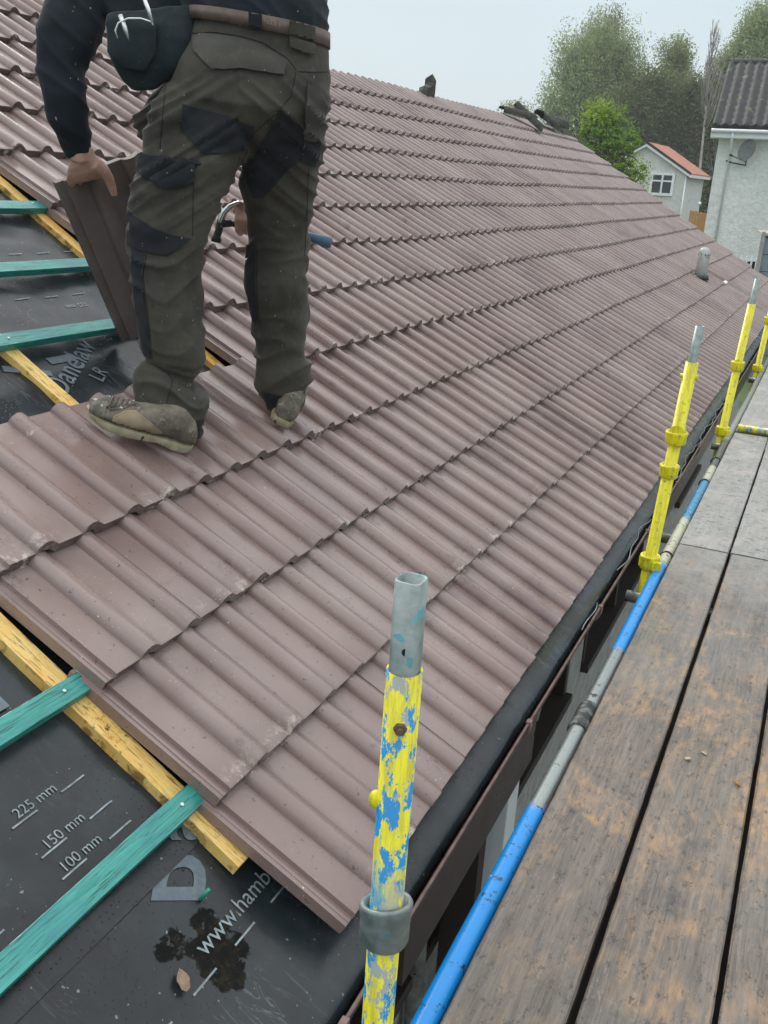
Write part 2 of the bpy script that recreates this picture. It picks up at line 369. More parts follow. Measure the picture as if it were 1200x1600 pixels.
M['leaf_russet'] = leafy('russet birch leaves', (.21, .20, .12), (.27, .25, .15), (.18, .16, .09))
M['leaf_dark'] = leafy('dark green leaves', (.14, .20, .08), (.21, .26, .11), (.18, .17, .09))
M['leaf_brown'] = leafy('brown undergrowth', (.085, .078, .052), (.125, .110, .072), (.07, .095, .045))
M['leaf_bright'] = leafy('bright conifer foliage', (.20, .36, .03), (.42, .56, .05), (.08, .16, .02))
M['leaf_gold'] = leafy('golden green leaves', (.27, .32, .12), (.38, .40, .15), (.20, .24, .10))
M['bark'] = simple('grey bark', (.075, .065, .055), (.13, .115, .10), 3, (.8, .9), .4, 20, .02, stretch=(4, 4, 1))
M['bark_pale'] = simple('pale bare bark', (.24, .22, .20), (.34, .31, .29), 3, (.8, .9), .2, 20, .02)
# clothing and skin
def cloth(name, a, b, flecks=True, rough=.85, weave=900, fade=None):
    m = NM(name); base = m.mix(m.mr(m.noise(7, 5, .65), .35, .65), a, b)
    base = m.mix(m.mul(m.mr(m.noise(33, 4, .7), .55, .75), .35), base, fade or b)
    if flecks:
        base = m.mix(m.mul(m.mr(m.noise(105, 2, .4, m.vscale((1, 1, .6))), .75, .765), .7), base, (.34, .35, .32))
    m.bump(m.noise(weave, 2), .25, .0006); m.bump(m.noise(26, 4, .6, None, .5), .35, .006)
    m.b.inputs['Sheen Weight'].default_value = .08
    return m.out(base, rough, 0, .25)
M['trouser'] = cloth('olive grey work trouser cloth', (.034, .032, .025), (.070, .065, .051), fade=(.12, .115, .095))
M['trouser_flap'] = cloth('faded olive pocket cloth', (.046, .045, .037), (.080, .077, .065), fade=(.13, .12, .095))
M['patch'] = cloth('black cordura patch', (.010, .0115, .014), (.020, .023, .028), fade=(.04, .045, .05))
M['jumper'] = cloth('dark navy jumper', (.005, .009, .014), (.010, .016, .022), rough=.9, fade=(.014, .021, .028))
M['pouch'] = cloth('dark teal tool pouch canvas', (.010, .016, .019), (.020, .030, .034), fade=(.04, .055, .058))
M['leather'] = simple('worn brown leather', (.055, .035, .026), (.15, .105, .082), 14, (.4, .6), .4, 60, .002)
M['leather_worn'] = simple('rubbed leather', (.16, .115, .09), (.22, .165, .13), 30, (.5, .7), .2)
M['stitch'] = simple('grey stitching', (.10, .10, .08), (.15, .15, .12), 60, (.8, .9), 0)
M['boot'] = NM('muddy tan boot leather'); _m = M['boot']
_b = _m.mix(_m.mr(_m.noise(18, 5, .7), .35, .65), (.085, .075, .055), (.20, .175, .13))
_b = _m.mix(_m.mul(_m.mr(_m.noise(19, 6, .8), .50, .60), .8), _b, (.06, .06, .052)); _b = _m.mix(_m.mul(_m.mr(_m.noise(28, 6, .8), .58, .64), .7), _b, (.45, .44, .38))
_m.bump(_m.noise(80, 4, .7), .7, .003); M['boot'] = _m.out(_b, .75)
M['boot_dark'] = simple('scuffed dark boot leather', (.045, .045, .038), (.16, .15, .12), 26, (.7, .85), .8, 90, .003, thr=(.38, .6), flecks=((.45, .45, .40), 34, .60))
M['boot_tan'] = simple('tan suede', (.24, .19, .12), (.33, .27, .18), 14, (.8, .9), .3, 120, .001)
M['sole'] = simple('dirty cream sole', (.26, .24, .14), (.42, .39, .27), 30, (.6, .8), .4, 70, .003, flecks=((.04, .04, .035), 40, .62))
def skin_mat():
    m = NM('weathered skin'); base = m.mix(m.mr(m.noise(35, 4), .35, .65), (.52, .30, .22), (.62, .39, .30)); base = m.mix(m.mul(m.mr(m.noise(14, 3), .5, .7), .5), base, (.42, .17, .12))
    m.b.inputs['Subsurface Weight'].default_value = .12; m.b.inputs['Subsurface Radius'].default_value = (.008, .003, .002)
    m.bump(m.noise(300, 3), .2, .0006); return m.out(base, .5)
M['skin'] = skin_mat()
M['hair'] = simple('short dark hair', (.03, .02, .015), (.05, .035, .025), 50, (.5, .7), .6, 200, .003)
M['steel'] = simple('polished steel', (.55, .58, .58), (.68, .70, .70), 20, (.15, .3), .1, metal=.9)
M['dark_steel'] = simple('dark hammer steel', (.03, .03, .028), (.07, .068, .06), 30, (.4, .6), .4, metal=.5)
M['blue_grip'] = simple('dusty blue rubber', (.045, .10, .17), (.08, .15, .23), 30, (.5, .7), .3)
M['leaf_dry'] = simple('dry tan leaf', (.40, .27, .18), (.55, .41, .30), 60, (.7, .8), .3)
M['leaf_orange'] = simple('dry orange leaf', (.42, .20, .06), (.55, .30, .10), 60, (.7, .8), .3)
M['grey_pvc'] = simple('pale vent plastic', (.34, .38, .36), (.46, .50, .48), 10, (.4, .5), .1, flecks=((.25, .27, .25), 9, .62))
M['lead'] = simple('black flashing', (.012, .015, .017), (.03, .034, .036), 10, (.4, .6), .3)

# ------------------------------------------------------------------ ground
def ground():
    me = bpy.data.meshes.new('ground'); n = 40; vs = []; fs = []
    xs = [-390, -200, -100, -60, -40, -30, -20, -12, -6, 0, 6, 12, 20, 30, 50, 100, 250, 390]; ys = [-200, -60, -20, 0, 6, 12, 18, 24, 30, 36, 42, 50, 58, 66, 74, 85, 100, 130, 200, 390]
    for y in ys:
        for x in xs:
            vs.append((x, y, -3.9 + 1.3*max(0, min(1, (y-18)/20)) + 2.5*max(0, min(1, (y-58)/30)) + (3 if y > 100 else 0)))
    w = len(xs)
    for j in range(len(ys)-1):
        for i in range(w-1): fs.append((j*w+i, j*w+i+1, (j+1)*w+i+1, (j+1)*w+i))
    me.from_pydata(vs, [], fs); tag(link('ground', me, M['ground']), kind='structure')
ground()

# ------------------------------------------------------------------ the house being tiled
house = empty('house', (-4.5, 8, -3.9))
tag(house, 'bungalow with long brown tiled roof, battens and black membrane bare at the near end', 'house')
def part(mb, name, mat, **k): return child(mb.build(name, mat, None, **k), house)

RH = .027
def prof(y):
    if y < .028: z = -.011 + (.002 if .010 < y < .018 else 0)
    else:
        z = 0.
        for c in (.132, .282):
            t = (y - c)/.027
            if -1 < t <= 0: z = RH * (max(0, 1 - t*t)) ** .55
            t = (y - c)/.046
            if 0 < t < 1: z = RH * cos(pi*t/2) ** 1.25
    return z
def tile_cols(hi=True):
    if hi: ys = [0, .0095, .0105, .0175, .0185, .0270, .0285, .06] + [.104, .1048, .1058, .108, .111, .115, .120, .126, .132, .139, .147, .155, .163, .171, .178, .20, .23, .254, .2548, .2558, .258, .261, .265, .270, .276, .282, .289, .297, .305, .313, .321, .3285]
    else: ys = [0, .0270, .0285] + [.1045, .1056, .110, .118, .132, .146, .162, .178] + [.2545, .2556, .260, .268, .282, .296, .312, .3285]
    return ys
TILT = .030/.345
def tile_geo(hi=True, seed=0, L=.42, flat_head=True):
    # local x: down the slope (tail at 0), y along the roof, z out of the roof
    ys = tile_cols(hi); n = len(ys); T = .0285
    xs = [(0, -.0055), (-.0015, -.0018), (-.006, 0)] + ([(-.12, 0), (-.24, 0)] if hi else []) + [(-L, 0)]
    vs = []; fs = []
    rnd = random.Random(seed)
    for i, (x, dz) in enumerate(xs):
        for j, y in enumerate(ys):
            jx = (rnd.random()-.5)*.0022 if (i == 0 and hi) else 0
            jz = (rnd.random()-.5)*.0008 if hi else 0
            vs.append((x + jx, y, prof(y) + dz + x*TILT + jz))
    nx = len(xs)
    for y in ys: vs.append((-L, y, prof(y) - T + -L*TILT))
    for y in ys: vs.append((-.001, y, prof(y)*.97 - T))
    rows = nx + 2
    for i in range(rows):
        i2 = (i+1) % rows
        for j in range(n-1): fs.append((i*n+j, i*n+j+1, i2*n+j+1, i2*n+j))
    # side caps
    for j, flip in ((0, True), (n-1, False)):
        f = [i*n+j for i in range(rows)]
        fs.append(tuple(f if flip else reversed(f)))
    return vs, fs
def tile_mesh(name, **k):
    vs, fs = tile_geo(**k); me = bpy.data.meshes.new(name); me.from_pydata(vs, [], fs)
    bm = bmesh.new(); bm.from_mesh(me); bmesh.ops.recalc_face_normals(bm, faces=bm.faces); bm.to_mesh(me); bm.free()
    me.shade_smooth()
    me.set_sharp_from_angle(angle=radians(35)); me.update(); return me
tiles = []
VENT = [(2, 37)]
for k in range(13):
    c0 = 0 if k < 4 else 5
    for c in range(c0, NCOL):
        tiles.append((k, c))
def tile_matrix(k, c, rnd):
    s = k*G; Y = YL + c*TW + (.010 + .014*k if k < 4 else .012)
    O = RP(s, Y, 0); O2 = RP(s + G, Y, 0); d = (O - O2).normalized(); n = (d.cross(yy)).normalized()
    R = Matrix((d, yy, n)).transposed().to_4x4()
    j = Matrix.Rotation(radians(rnd.uniform(-.25, .25)), 4, 'Z') @ Matrix.Rotation(radians(rnd.uniform(-.22, .22)), 4, 'Y')
    return Matrix.Translation(O + yy*rnd.uniform(-.0012, .0012) + d*rnd.uniform(-.003, .003) + n*rnd.uniform(-.001, .0012)) @ R @ j
tiles.sort(key=lambda t: (RP(t[0]*G+.17, YL+t[1]*TW+.15)).length + (2.0 if (t[0] >= 4 and False) else 0))
near = tiles[:100]; rest = tiles[100:]
variants = [tile_mesh('roof_tile', hi=True, seed=i) for i in range(5)]
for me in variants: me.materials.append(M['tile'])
rr = random.Random(3)
for i, (k, c) in enumerate(near):
    o = bpy.data.objects.new('roof_tile', variants[rr.randrange(5)]); COL.objects.link(o)
    o.matrix_world = tile_matrix(k, c, rr); o.parent = house; o.matrix_parent_inverse = Matrix.Translation(-house.location)
    o['group'] = 'brown concrete tiles laid at the near end of the roof'
vs0, fs0 = tile_geo(hi=False); vs0n = np.array(vs0); V = []; F = []; b = 0
for (k, c) in rest:
    if (k, c) in VENT: continue
    m4 = np.array(tile_matrix(k, c, rr)); V.append(vs0n @ m4[:3, :3].T + m4[:3, 3]); F += [tuple(i + b for i in f) for f in fs0]; b += len(vs0)
me = bpy.data.meshes.new('roof_tiles'); me.from_pydata(np.vstack(V).tolist(), [], F)
bm = bmesh.new(); bm.from_mesh(me); bmesh.ops.recalc_face_normals(bm, faces=bm.faces); bm.to_mesh(me); bm.free()
me.shade_smooth(); me.set_sharp_from_angle(angle=radians(35))
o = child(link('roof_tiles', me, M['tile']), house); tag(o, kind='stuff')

# membrane
FO = -.100
def fh(s, Y):
    w = .0065*noise.noise(Vector((s*3.5, Y*4, 1))) + .0045*noise.noise(Vector((s*9, Y*6, 4))) + .003*max(0, 1-abs(noise.noise(Vector((s*4, Y*7, 9))))*5)
    w -= .010*math.exp(-((Y - 1.6) / .25)**2) + .012*math.exp(-((Y-.95)/.2)**2)*math.exp(-((s-.2)/.3)**2)
    return FO + w
def felt_sheet(name, s0, s1, Y0, Y1, lift, ds=.02, dY=.04, eave=False):
    ns = max(2, int((s1-s0)/ds)); ny = int((Y1-Y0)/dY); vs = []; fs = []; pts = []
    for i in range(ns+1):
        s = s0 + (s1-s0)*i/ns; pts.append(('s', s))
    if eave:
        extra = [('p', (.0, 0, 0)), ('p', (-.02, -.0795, .1)), ('p', (-.040, -.0765, .2)), ('p', (-.060, -.0745, .4)), ('p', (-.077, -.0755, .5)), ('p', (-.089, -.081, .6)), ('p', (-.096, -.092, .7)), ('p', (-.098, -.104, .8))]
        pts = [x for x in reversed(extra[1:])] + pts
    for a in pts:
        for j in range(ny+1):
            Y = Y0 + (Y1-Y0)*j/ny
            if a[0] == 's':
                s = a[1]; up = .018*max(0, 1 - s/.14)**1.3 if eave else 0
                vs.append(RP(s, Y, fh(s, Y) + lift + up))
            else:
                s, off, wv = a[1]; q = .003*wv*noise.noise(Vector((Y*2.1, 7, 2)))
                vs.append(RP(s, Y, fh(0, Y) - FO + off) + Vector((q, 0, 0)))
    w = ny+1
    for i in range(len(pts)-1):
        for j in range(ny): fs.append((i*w+j+1, i*w+j, (i+1)*w+j, (i+1)*w+j+1))
    me = bpy.data.meshes.new(name); me.from_pydata([tuple(v) for v in vs], [], fs); me.shade_smooth(); me.update()
    return child(link(name, me, M['felt']), house)
f1 = felt_sheet('roof_membrane', 0, .60, -.6, YF, 0, eave=True)
f2 = felt_sheet('roof_membrane', .325, 1.55, -.6, 6, .005)
f3 = felt_sheet('roof_membrane', 1.47, 2.9, -.6, 6, .010)
f4 = felt_sheet('roof_membrane', 2.6, 4.45, -.6, 6, .013, .05, .08)

# roof deck under the membrane and the far slope
SR = 13*G + .03
RIDGE = RP(SR, 0, -.05)
mb = MB()
mb.box((RIDGE.x, -.7, RIDGE.z-.35), (RIDGE.x+.04, YF-.05, RIDGE.z-.10)); part(mb, 'ridge_board', M['dark_timber'])
mb = MB(); nfar = Vector((-sin(TH), 0, cos(TH)))
a0 = RIDGE; L = 4.6; a1 = a0 + Vector((-cos(TH)*L, 0, -sin(TH)*L))
vs = []
for Y in (-.7, YF):
    for q in (a0, a1, a1 - Vector((0, 0, .12)), a0 - Vector((0, 0, .12))): vs.append((q.x, Y, q.z))
mb.add(vs, [(0,1,2,3), (7,6,5,4), (0,4,5,1), (1,5,6,2), (2,6,7,3)]); part(mb, 'far_roof_slope', M['dark_tile'])
mb = MB()   # dark boarding below the membrane
for (s0, s1) in ((.02, SR),):
    q0, q1, q2, q3 = RP(s0, 0, -.135), RP(s1, 0, -.16), RP(s1, 0, -.20), RP(s0, 0, -.175)
    vs = [(q.x, Y, q.z) for Y in (-.65, YF-.1) for q in (q0, q1, q2, q3)]
    mb.add(vs, [(0,1,2,3), (7,6,5,4), (0,4,5,1), (1,5,6,2), (2,6,7,3), (3,7,4,0)])
part(mb, 'roof_boarding', M['dark_timber'])

# battens
RM = Matrix((dn, yy, nn)).transposed().to_4x4()
def slopebox(mb, s0, s1, Y0, Y1, o0, o1):
    mb.box((-s1, Y0, o0), (-s0, Y1, o1), Matrix.Translation(E0) @ RM)
rb = random.Random(5)
for Yc, s0, s1 in ((1.262, .232, 4.3), (2.0, 1.2, 4.3), (2.74, .232, 4.3)):
    if Yc == 2.0: Yc = 1.995
    mb = MB(); N = 24
    pr = []
    for i in range(N+1):
        s = s0 + (s1-s0)*i/N; w = .0245 + .0006*rb.uniform(-1, 1); q = .002*sin(i*.8+Yc)
        pr.append([Vector(RP(s, Yc-w+q, -.097)), Vector(RP(s, Yc+w+q, -.097)), Vector(RP(s, Yc+w+q, -.0675)), Vector(RP(s, Yc-w+q, -.0675))])
    vs = [v for r_ in pr for v in r_]; fs = [(3,2,1,0), tuple(N*4+k for k in range(4))]
    for i in range(N):
        for k in range(4): k2 = (k+1) % 4; fs.append((i*4+k, i*4+k2, (i+1)*4+k2, (i+1)*4+k))
    mb.add(vs, fs); o = part(mb, 'counter_batten', M['pine'], bevel=.0012); o['group'] = 'yellow counter battens running up the slope'
ND = MB()
for i, (sc, Y0, Y1) in enumerate(((.393, -.5, 2.6), (.730, -.5, 2.6), (1.085, -.5, 2.6), (1.425, -.5, 3.2), (1.765, -.5, 3.2), (2.100, -.5, 3.2), (2.455, -.5, 3.2), (2.80, -.5, 3.2), (3.145, -.5, 3.2), (3.49, -.5, 3.2))):
    mb = MB(); N = 40; pr = []
    for j in range(N+1):
        Y = Y0 + (Y1-Y0)*j/N; w = .0245 + .0007*rb.uniform(-1, 1); q = .003*sin(j*.35+i)
        pr.append([RP(sc-w+q, Y, -.0672), RP(sc+w+q, Y, -.0672), RP(sc+w+q, Y, -.0430), RP(sc-w+q, Y, -.0430)])
    vs = [v for r_ in pr for v in r_]; fs = [(0,1,2,3), tuple(N*4+k for k in (3,2,1,0))]
    for j in range(N):
        for k in range(4): k2 = (k+1) % 4; fs.append((j*4+k2, j*4+k, (j+1)*4+k, (j+1)*4+k2))
    mb.add(vs, fs); o = part(mb, 'batten', M['teal'], bevel=.0012); o['group'] = 'teal battens running along the roof'
    for Yn in (1.232, 1.995, 2.72):
        if Yn < Y1:
            n_ = MB(); P = RP(sc+.004, Yn, -.0425); n_.tube([P, P + nn*.0022], [.0042, .0036], 12)
            no = n_.build('nail', M['nail']); no.parent = o

# printed lettering on the membrane
def text_on(txt, s, Y, size, mat='print', shear=0, parent=f1, name='lettering', lift=.0018, ang=0, space=1, flip=False, bold=0):
    cu = bpy.data.curves.new('t', 'FONT'); cu.body = txt; cu.size = size; cu.shear = shear; cu.space_character = space; cu.resolution_u = 4; cu.offset = bold
    to = bpy.data.objects.new('t', cu); COL.objects.link(to); bpy.context.view_layer.update()
    me = bpy.data.meshes.new_from_object(to.evaluated_get(bpy.context.evaluated_depsgraph_get())); bpy.data.objects.remove(to)
    bm = bmesh.new(); bm.from_mesh(me); bmesh.ops.triangulate(bm, faces=bm.faces)
    ca, sa = cos(ang), sin(ang)
    for v in bm.verts:
        x, y = v.co.x*ca - v.co.y*sa, v.co.x*sa + v.co.y*ca
        if flip: x, y = -x, -y
        S, YY = s + y, Y + x; v.co = RP(S, YY, fh(S, YY) + lift)
    bm.to_mesh(me); bm.free(); o = link(name, me, M[mat]); return sub(o, parent)
def sub(o, parent):
    o.parent = parent
    if parent is house: o.matrix_parent_inverse = Matrix.Translation(-house.location)
    return o
def quads_on(name, quads, mat, parent, lift=.0018):
    for q_ in quads: quad_on(name, [q_], mat, parent, lift)
def quad_on(name, quads, mat, parent, lift=.0018):
    vs = []; fs = []
    for (s0, Ya, s1, Yb, w) in quads:
        d = Vector((s1-s0, Yb-Ya)); l = d.length; d /= l; n = Vector((-d.y, d.x))*w/2; m = max(2, int(l/.012))
        b = len(vs)
        for i in range(m+1):
            for sg in (-1, 1):
                S = s0 + d.x*l*i/m + n.x*sg; YY = Ya + d.y*l*i/m + n.y*sg; vs.append(tuple(RP(S, YY, fh(S, YY) + lift)))
        for i in range(m): fs.append((b+2*i, b+2*i+1, b+2*i+3, b+2*i+2))
    me = bpy.data.meshes.new(name); me.from_pydata(vs, [], fs); return sub(link(name, me, M[mat]), parent)
LF = .0075
text_on('225 mm', .588, 1.000, .030, parent=f2, lift=LF); text_on('150 mm', .508, .997, .030, parent=f2, lift=LF); text_on('100 mm', .455, .990, .030, parent=f2, lift=LF)
q = []
for sv in (.580, .503, .449):
    for Ya in (.20, .40, .60, .785, .979, 1.100): q.append((sv, Ya, sv, Ya+.061, .0036))
quads_on('marking_dash', q, 'print', f2, LF)
q = []
for sv, off in ((.140, -.06), (.0575, -.06), (.0, -.06)):
    for i in range(8): q.append((sv, 1.20+off-.19*2 + i*.125, sv, 1.20+off-.19*2 + i*.125+.066, .0040))
quads_on('marking_dash', q, 'print', f1, .0022)
text_on('www.hambleside', .168, 1.076, .050, shear=0, parent=f1, lift=.0022)
text_on('D', .243, 1.148, .132, 'print_dim', shear=-.25, ang=radians(34), parent=f1, lift=.0022, bold=.007)
text_on('a', .330, 1.235, .125, 'print_dim', shear=-.25, ang=radians(34), parent=f2, lift=LF, bold=.003)
text_on('Danelaw', 1.535, 2.02, .105, 'print_dim', ang=radians(30), parent=f3, lift=.0125, bold=.001)
text_on('LR', 1.555, 2.20, .070, 'print_dim', ang=radians(30), parent=f3, lift=.0125)
text_on('225 mm', 1.935, 2.50, .030, 'print', parent=f3, lift=.0125, flip=True)
quads_on('logo_bar', [(1.70, 1.93, 1.635, 2.06, .028), (1.69, 2.10, 1.69, 2.21, .03), (.80, .70, .80, 1.15, .030)], 'print_dim', f3, .0125)
quads_on('marking_dash', [(1.985, 2.10+i*.13, 1.985, 2.16+i*.13, .004) for i in range(6)] + [(2.22, 2.15+i*.13, 2.22, 2.21+i*.13, .004) for i in range(5)], 'print', f3, .0125)

# nails and plug in the membrane
for (s, Y) in ((.079, 1.275), (.11, .70)):
    n_ = MB(); P = RP(s, Y, fh(s, Y)); n_.tube([P, P+nn*.004], [.0050, .0042], 14); sub(n_.build('nail', M['nail']), f1)
n_ = MB(); P = RP(.246, 1.151, FO); n_.tube([P, P+nn*.03+yy*.006], [.0045, .0035], 10); sub(n_.build('plug', M['green_nail']), f1)

# gutter: half-round channel with outer lip and brackets
GX, GZ, GR = -.600, -1.452, .056
mb = MB(); N = 14
def gsec(r): return [(GX + r*cos(a), GZ + r*sin(a)*1.15) for a in [pi + pi*i/N for i in range(N+1)]]
so, si = gsec(GR), gsec(GR-.003); vs = []
for Y in (.2, YF+.05):
    vs += [(x, Y, z) for x, z in so] + [(x, Y, z) for x, z in si]
n1 = N+1; fs = []
for i in range(N):
    fs.append((i, i+1, 2*n1+i+1, 2*n1+i)); fs.append((n1+i+1, n1+i, 3*n1+i, 3*n1+i+1))
fs += [(0, 2*n1, 3*n1, n1), (N, n1+N, 3*n1+N, 2*n1+N)]
mb.add(vs, fs, True); gut = part(mb, 'gutter', M['brown_pvc'])
mb = MB(); mb.tube([(GX+GR-.002, .2, GZ+.003), (GX+GR-.002, YF+.05, GZ+.003)], .0045, 10); sub(mb.build('gutter_lip', M['lip']), gut)
for i, Y in enumerate([1.14, 2.28, 3.17, 4.1, 4.95, 5.8, 6.7, 7.6, 8.5, 9.4, 10.3, 11.2]):
    mb = MB(); mb.tube([(GX+(GR+.003)*cos(a), Y, GZ+(GR+.003)*sin(a)*1.15) for a in [pi*1.2+pi*.8*k/10 for k in range(11)]], .007, 6)
    mb.box((GX+GR-.008, Y-.011, GZ-.004), (GX+GR+.007, Y+.011, GZ+.012)); sub(mb.build('gutter_bracket', M['lip'], bevel=.001), gut)
# loose wavy membrane edge curling over the gutter
mb = MB()
for (Ya, Yb) in ((2.9, 3.15), (3.5, 4.2), (4.3, 7.6)):
    n_ = int((Yb-Ya)/.03); pts = [(GX + .030 + .010*sin((Y := Ya+(Yb-Ya)*i/n_)*9) + .006*sin(Y*23), Y, GZ + .018 + .012*sin(pi*i/n_)) for i in range(n_+1)]
    mb.tube([(a_+.016, b_, c_+.010) for a_, b_, c_ in pts], .0022, 6)
part(mb, 'loose_membrane_edge', M['galv'])
# fascia pieces, soffit, wall, windows
mb = MB(); mb.box((-.655, 1.50, -1.72), (-.637, 2.50, -1.47)); mb.box((-.637, 1.50, -1.535), (-.575, 2.50, -1.519)); mb.box((-.591, 1.50, -1.715), (-.575, 2.50, -1.535))
part(mb, 'fascia_board', M['brown_pvc'], bevel=.002)
mb = MB(); mb.box((-.655, 5.0, -1.72), (-.637, YF-.1, -1.47)); mb.box((-.603, 5.0, -1.72), (-.590, YF-.1, -1.535)); part(mb, 'fascia_board', M['brown_pvc'], bevel=.002)
mb = MB(); mb.box((-1.0, -.6, -1.66), (-.97, YF-.12, -1.62)); 
for Yr in np.arange(.3, 15.8, .6):
    mb.add([tuple(RP(s, Yr+dy, o_)) for dy in (-.02, .02) for s, o_ in ((.03, -.18), (.9, -.18), (.9, -.30), (.12, -.30))], [(0,1,2,3), (7,6,5,4), (0,4,5,1), (1,5,6,2), (2,6,7,3), (3,7,4,0)])
part(mb, 'rafter_ends', M['dark_timber'])
WX = -1.0
mb = MB()
wins = [(1.9, 2.95), (3.2, 5.0), (5.4, 7.4), (9.2, 10.8)]
ys = [-.6] + [v for w_ in wins for v in w_] + [YF-.12]
for i in range(0, len(ys), 2): mb.box((WX-.2, ys[i], -3.9), (WX, ys[i+1], -1.665))
for (a, b_) in wins: mb.box((WX-.2, a, -3.9), (WX, b_, -2.95))
mb.box((-8.6, -.6, -3.9), (-8.4, YF-.12, -1.665)); 
part(mb, 'wall', M['render_wall'])
for (Yg, ) in ((-.6,), (YF-.32,)):
    mb = MB(); top = [( -8.4, -1.665), (WX-.2, -1.665), (WX-.2, -1.66), (RIDGE.x, RIDGE.z-.45), (-8.4, -1.66)]
    vs = [(x, Y, z) for Y in (Yg, Yg+.2) for x, z in ((-8.4, -3.9), (WX-.2, -3.9), (WX-.2, -1.70), (RIDGE.x, RIDGE.z-.50), (-8.4, -1.70))]
    mb.add(vs, [(0,1,2,3,4), (9,8,7,6,5)] + [(i, (i+1) % 5, 5+(i+1) % 5, 5+i) for i in range(5)]); part(mb, 'gable_wall', M['render_wall'])
for (a, b_) in wins:
    mb = MB(); t = .06
    mb.box((WX-.12, a, -1.73), (WX+.03, b_, -1.666)); mb.box((WX-.12, a, -2.95), (WX+.05, b_, -2.89)); mb.box((WX-.12, a, -2.89), (WX+.01, a+t, -1.73)); mb.box((WX-.12, b_-t, -2.89), (WX+.01, b_, -1.73)); mb.box((WX-.10, (a+b_)/2-.03, -2.89), (WX+.005, (a+b_)/2+.03, -1.73))
    o = part(mb, 'window', M['dark_timber'], bevel=.003)
    g = MB(); g.box((WX-.08, a+t, -2.89), (WX-.07, b_-t, -1.73)); sub(g.build('pane', M['black']), o)
mb = MB(); mb.tube([(-.62, 2.62, -1.53), (-.62, 2.62, -1.62), (-.95, 2.62, -1.85), (-.95, 2.62, -3.85)], .034, 14); part(mb, 'downpipe', M['galv_old'])
mb = MB(); mb.box((-.93, 2.80, -3.9), (-.80, 2.88, -1.60)); part(mb, 'dark_post', M['dark_timber'])
mb = MB(); mb.box((-.93, 3.0, -3.9), (-.76, 3.14, -1.62)); part(mb, 'white_post', M['white'], bevel=.004)

# vent pipe through the roof
sv, Yv = 2.66*G, 11.62
mb = MB(); P = RP(sv, Yv, 0); mb.tube([P - Vector((0,0,.08)), P+Vector((0,0,.26)), P+Vector((0,0,.30)), P+Vector((0,0,.33)), P+Vector((0,0,.345))], [.070, .068, .064, .048, .018], 20)
vp = part(mb, 'vent_pipe', M['grey_pvc'])
mb = MB()
for i in range(10):
    a = 2*pi*i/10; c_ = P + Vector((.066*cos(a), .066*sin(a), .285)); mb.tube([c_ - Vector((0,0,.03)), c_ + Vector((0,0,.02)) - Vector((cos(a), sin(a), 0))*.012], .006, 5)
sub(mb.build('vent_slot', M['black']), vp)
mb = MB(); mb.tube([P - Vector((0,0,.02)), P+Vector((0,0,.03))], [.10, .088], 20); sub(mb.build('collar', M['lead']), vp)
mb = MB(); slopebox(mb, 2*G+.0, 2*G+.42, YL+37*TW-.0, YL+37*TW+.33, -.045, -.030); part(mb, 'flashing', M['lead'])
mb = MB(); slopebox(mb, 2*G-.01, 2*G+.03, YL+37*TW+.02, YL+37*TW+.31, .0, .014); part(mb, 'tile_offcut', M['white'])

# loose ridge pieces left on top
def ridge_piece(name, L, R, M4, jag, mat, label, nseg=10):
    mb = MB(); n = 9; vs = []
    rr_ = random.Random(jag)
    for i in range(nseg+1):
        for r_ in (R, R-.018):
            for k in range(n):
                a = pi*(.08 + .84*k/(n-1)); j = 1 + .05*rr_.uniform(-1, 1)
                e = .02*rr_.uniform(-1, 1) if i in (0, nseg) else 0
                vs.append(M4 @ Vector((L*(i/nseg-.5)+e, r_*cos(a)*j, r_*sin(a)*j)))
    fs = []
    for i in range(nseg):
        for k in range(n-1):
            a = i*2*n+k; b_ = (i+1)*2*n+k; fs += [(a, a+1, b_+1, b_), (a+n+1, a+n, b_+n, b_+n+1)]
        a = i*2*n; b_ = (i+1)*2*n; fs += [(a, b_, b_+n, a+n), (a+n-1, a+2*n-1, b_+2*n-1, b_+n-1)]
    for i in (0, nseg):
        for k in range(n-1): a = i*2*n+k; fs.append((a, a+1, a+n+1, a+n))
    mb.add(vs, fs); o = mb.build(name, mat); tag(o, label, 'ridge tile', 'loose old ridge tiles on top of the roof'); return o
def near_ridge(px, py):
    d = ray(px, py); n_ = nn; t = E0.dot(n_)/n_.dot(d); return d*t
P = near_ridge(672, 150); yr = P.y
rz = RP(13*G, yr, 0)
# upright broken piece
mb = MB(); out = [(-.20, 0), (-.15, .10), (-.10, .17), (-.03, .19), (.05, .21), (.10, .26), (.13, .37), (.17, .39), (.20, .34), (.20, .20), (.19, .06), (.16, -.06)]
n = len(out); rr_ = random.Random(4); vs = []
for th_ in (-.07, 0, .07):
    for (u, w) in out:
        sc_ = .82 if th_ else 1
        vs.append(Vector((th_ + .01*rr_.uniform(-1, 1), 0, 0)) + Vector((0, u*sc_, .02 + w*sc_*.82 + .006*rr_.uniform(-1, 1))))
c0 = len(vs); fs = [tuple(reversed(range(n))), tuple(range(2*n, 3*n))]
for r_ in range(2):
    for i in range(n): i2 = (i+1) % n; fs.append((r_*n+i, r_*n+i2, (r_+1)*n+i2, (r_+1)*n+i))
mb.add([rz + v*.76 + Vector((-.03, 0, -.03)) for v in vs], fs)
tag(mb.build('ridge_tile', M['ridge_old']), 'broken old dark ridge tile standing upright alone on the roof top against the sky', 'ridge tile', 'loose old ridge tiles on top of the roof')
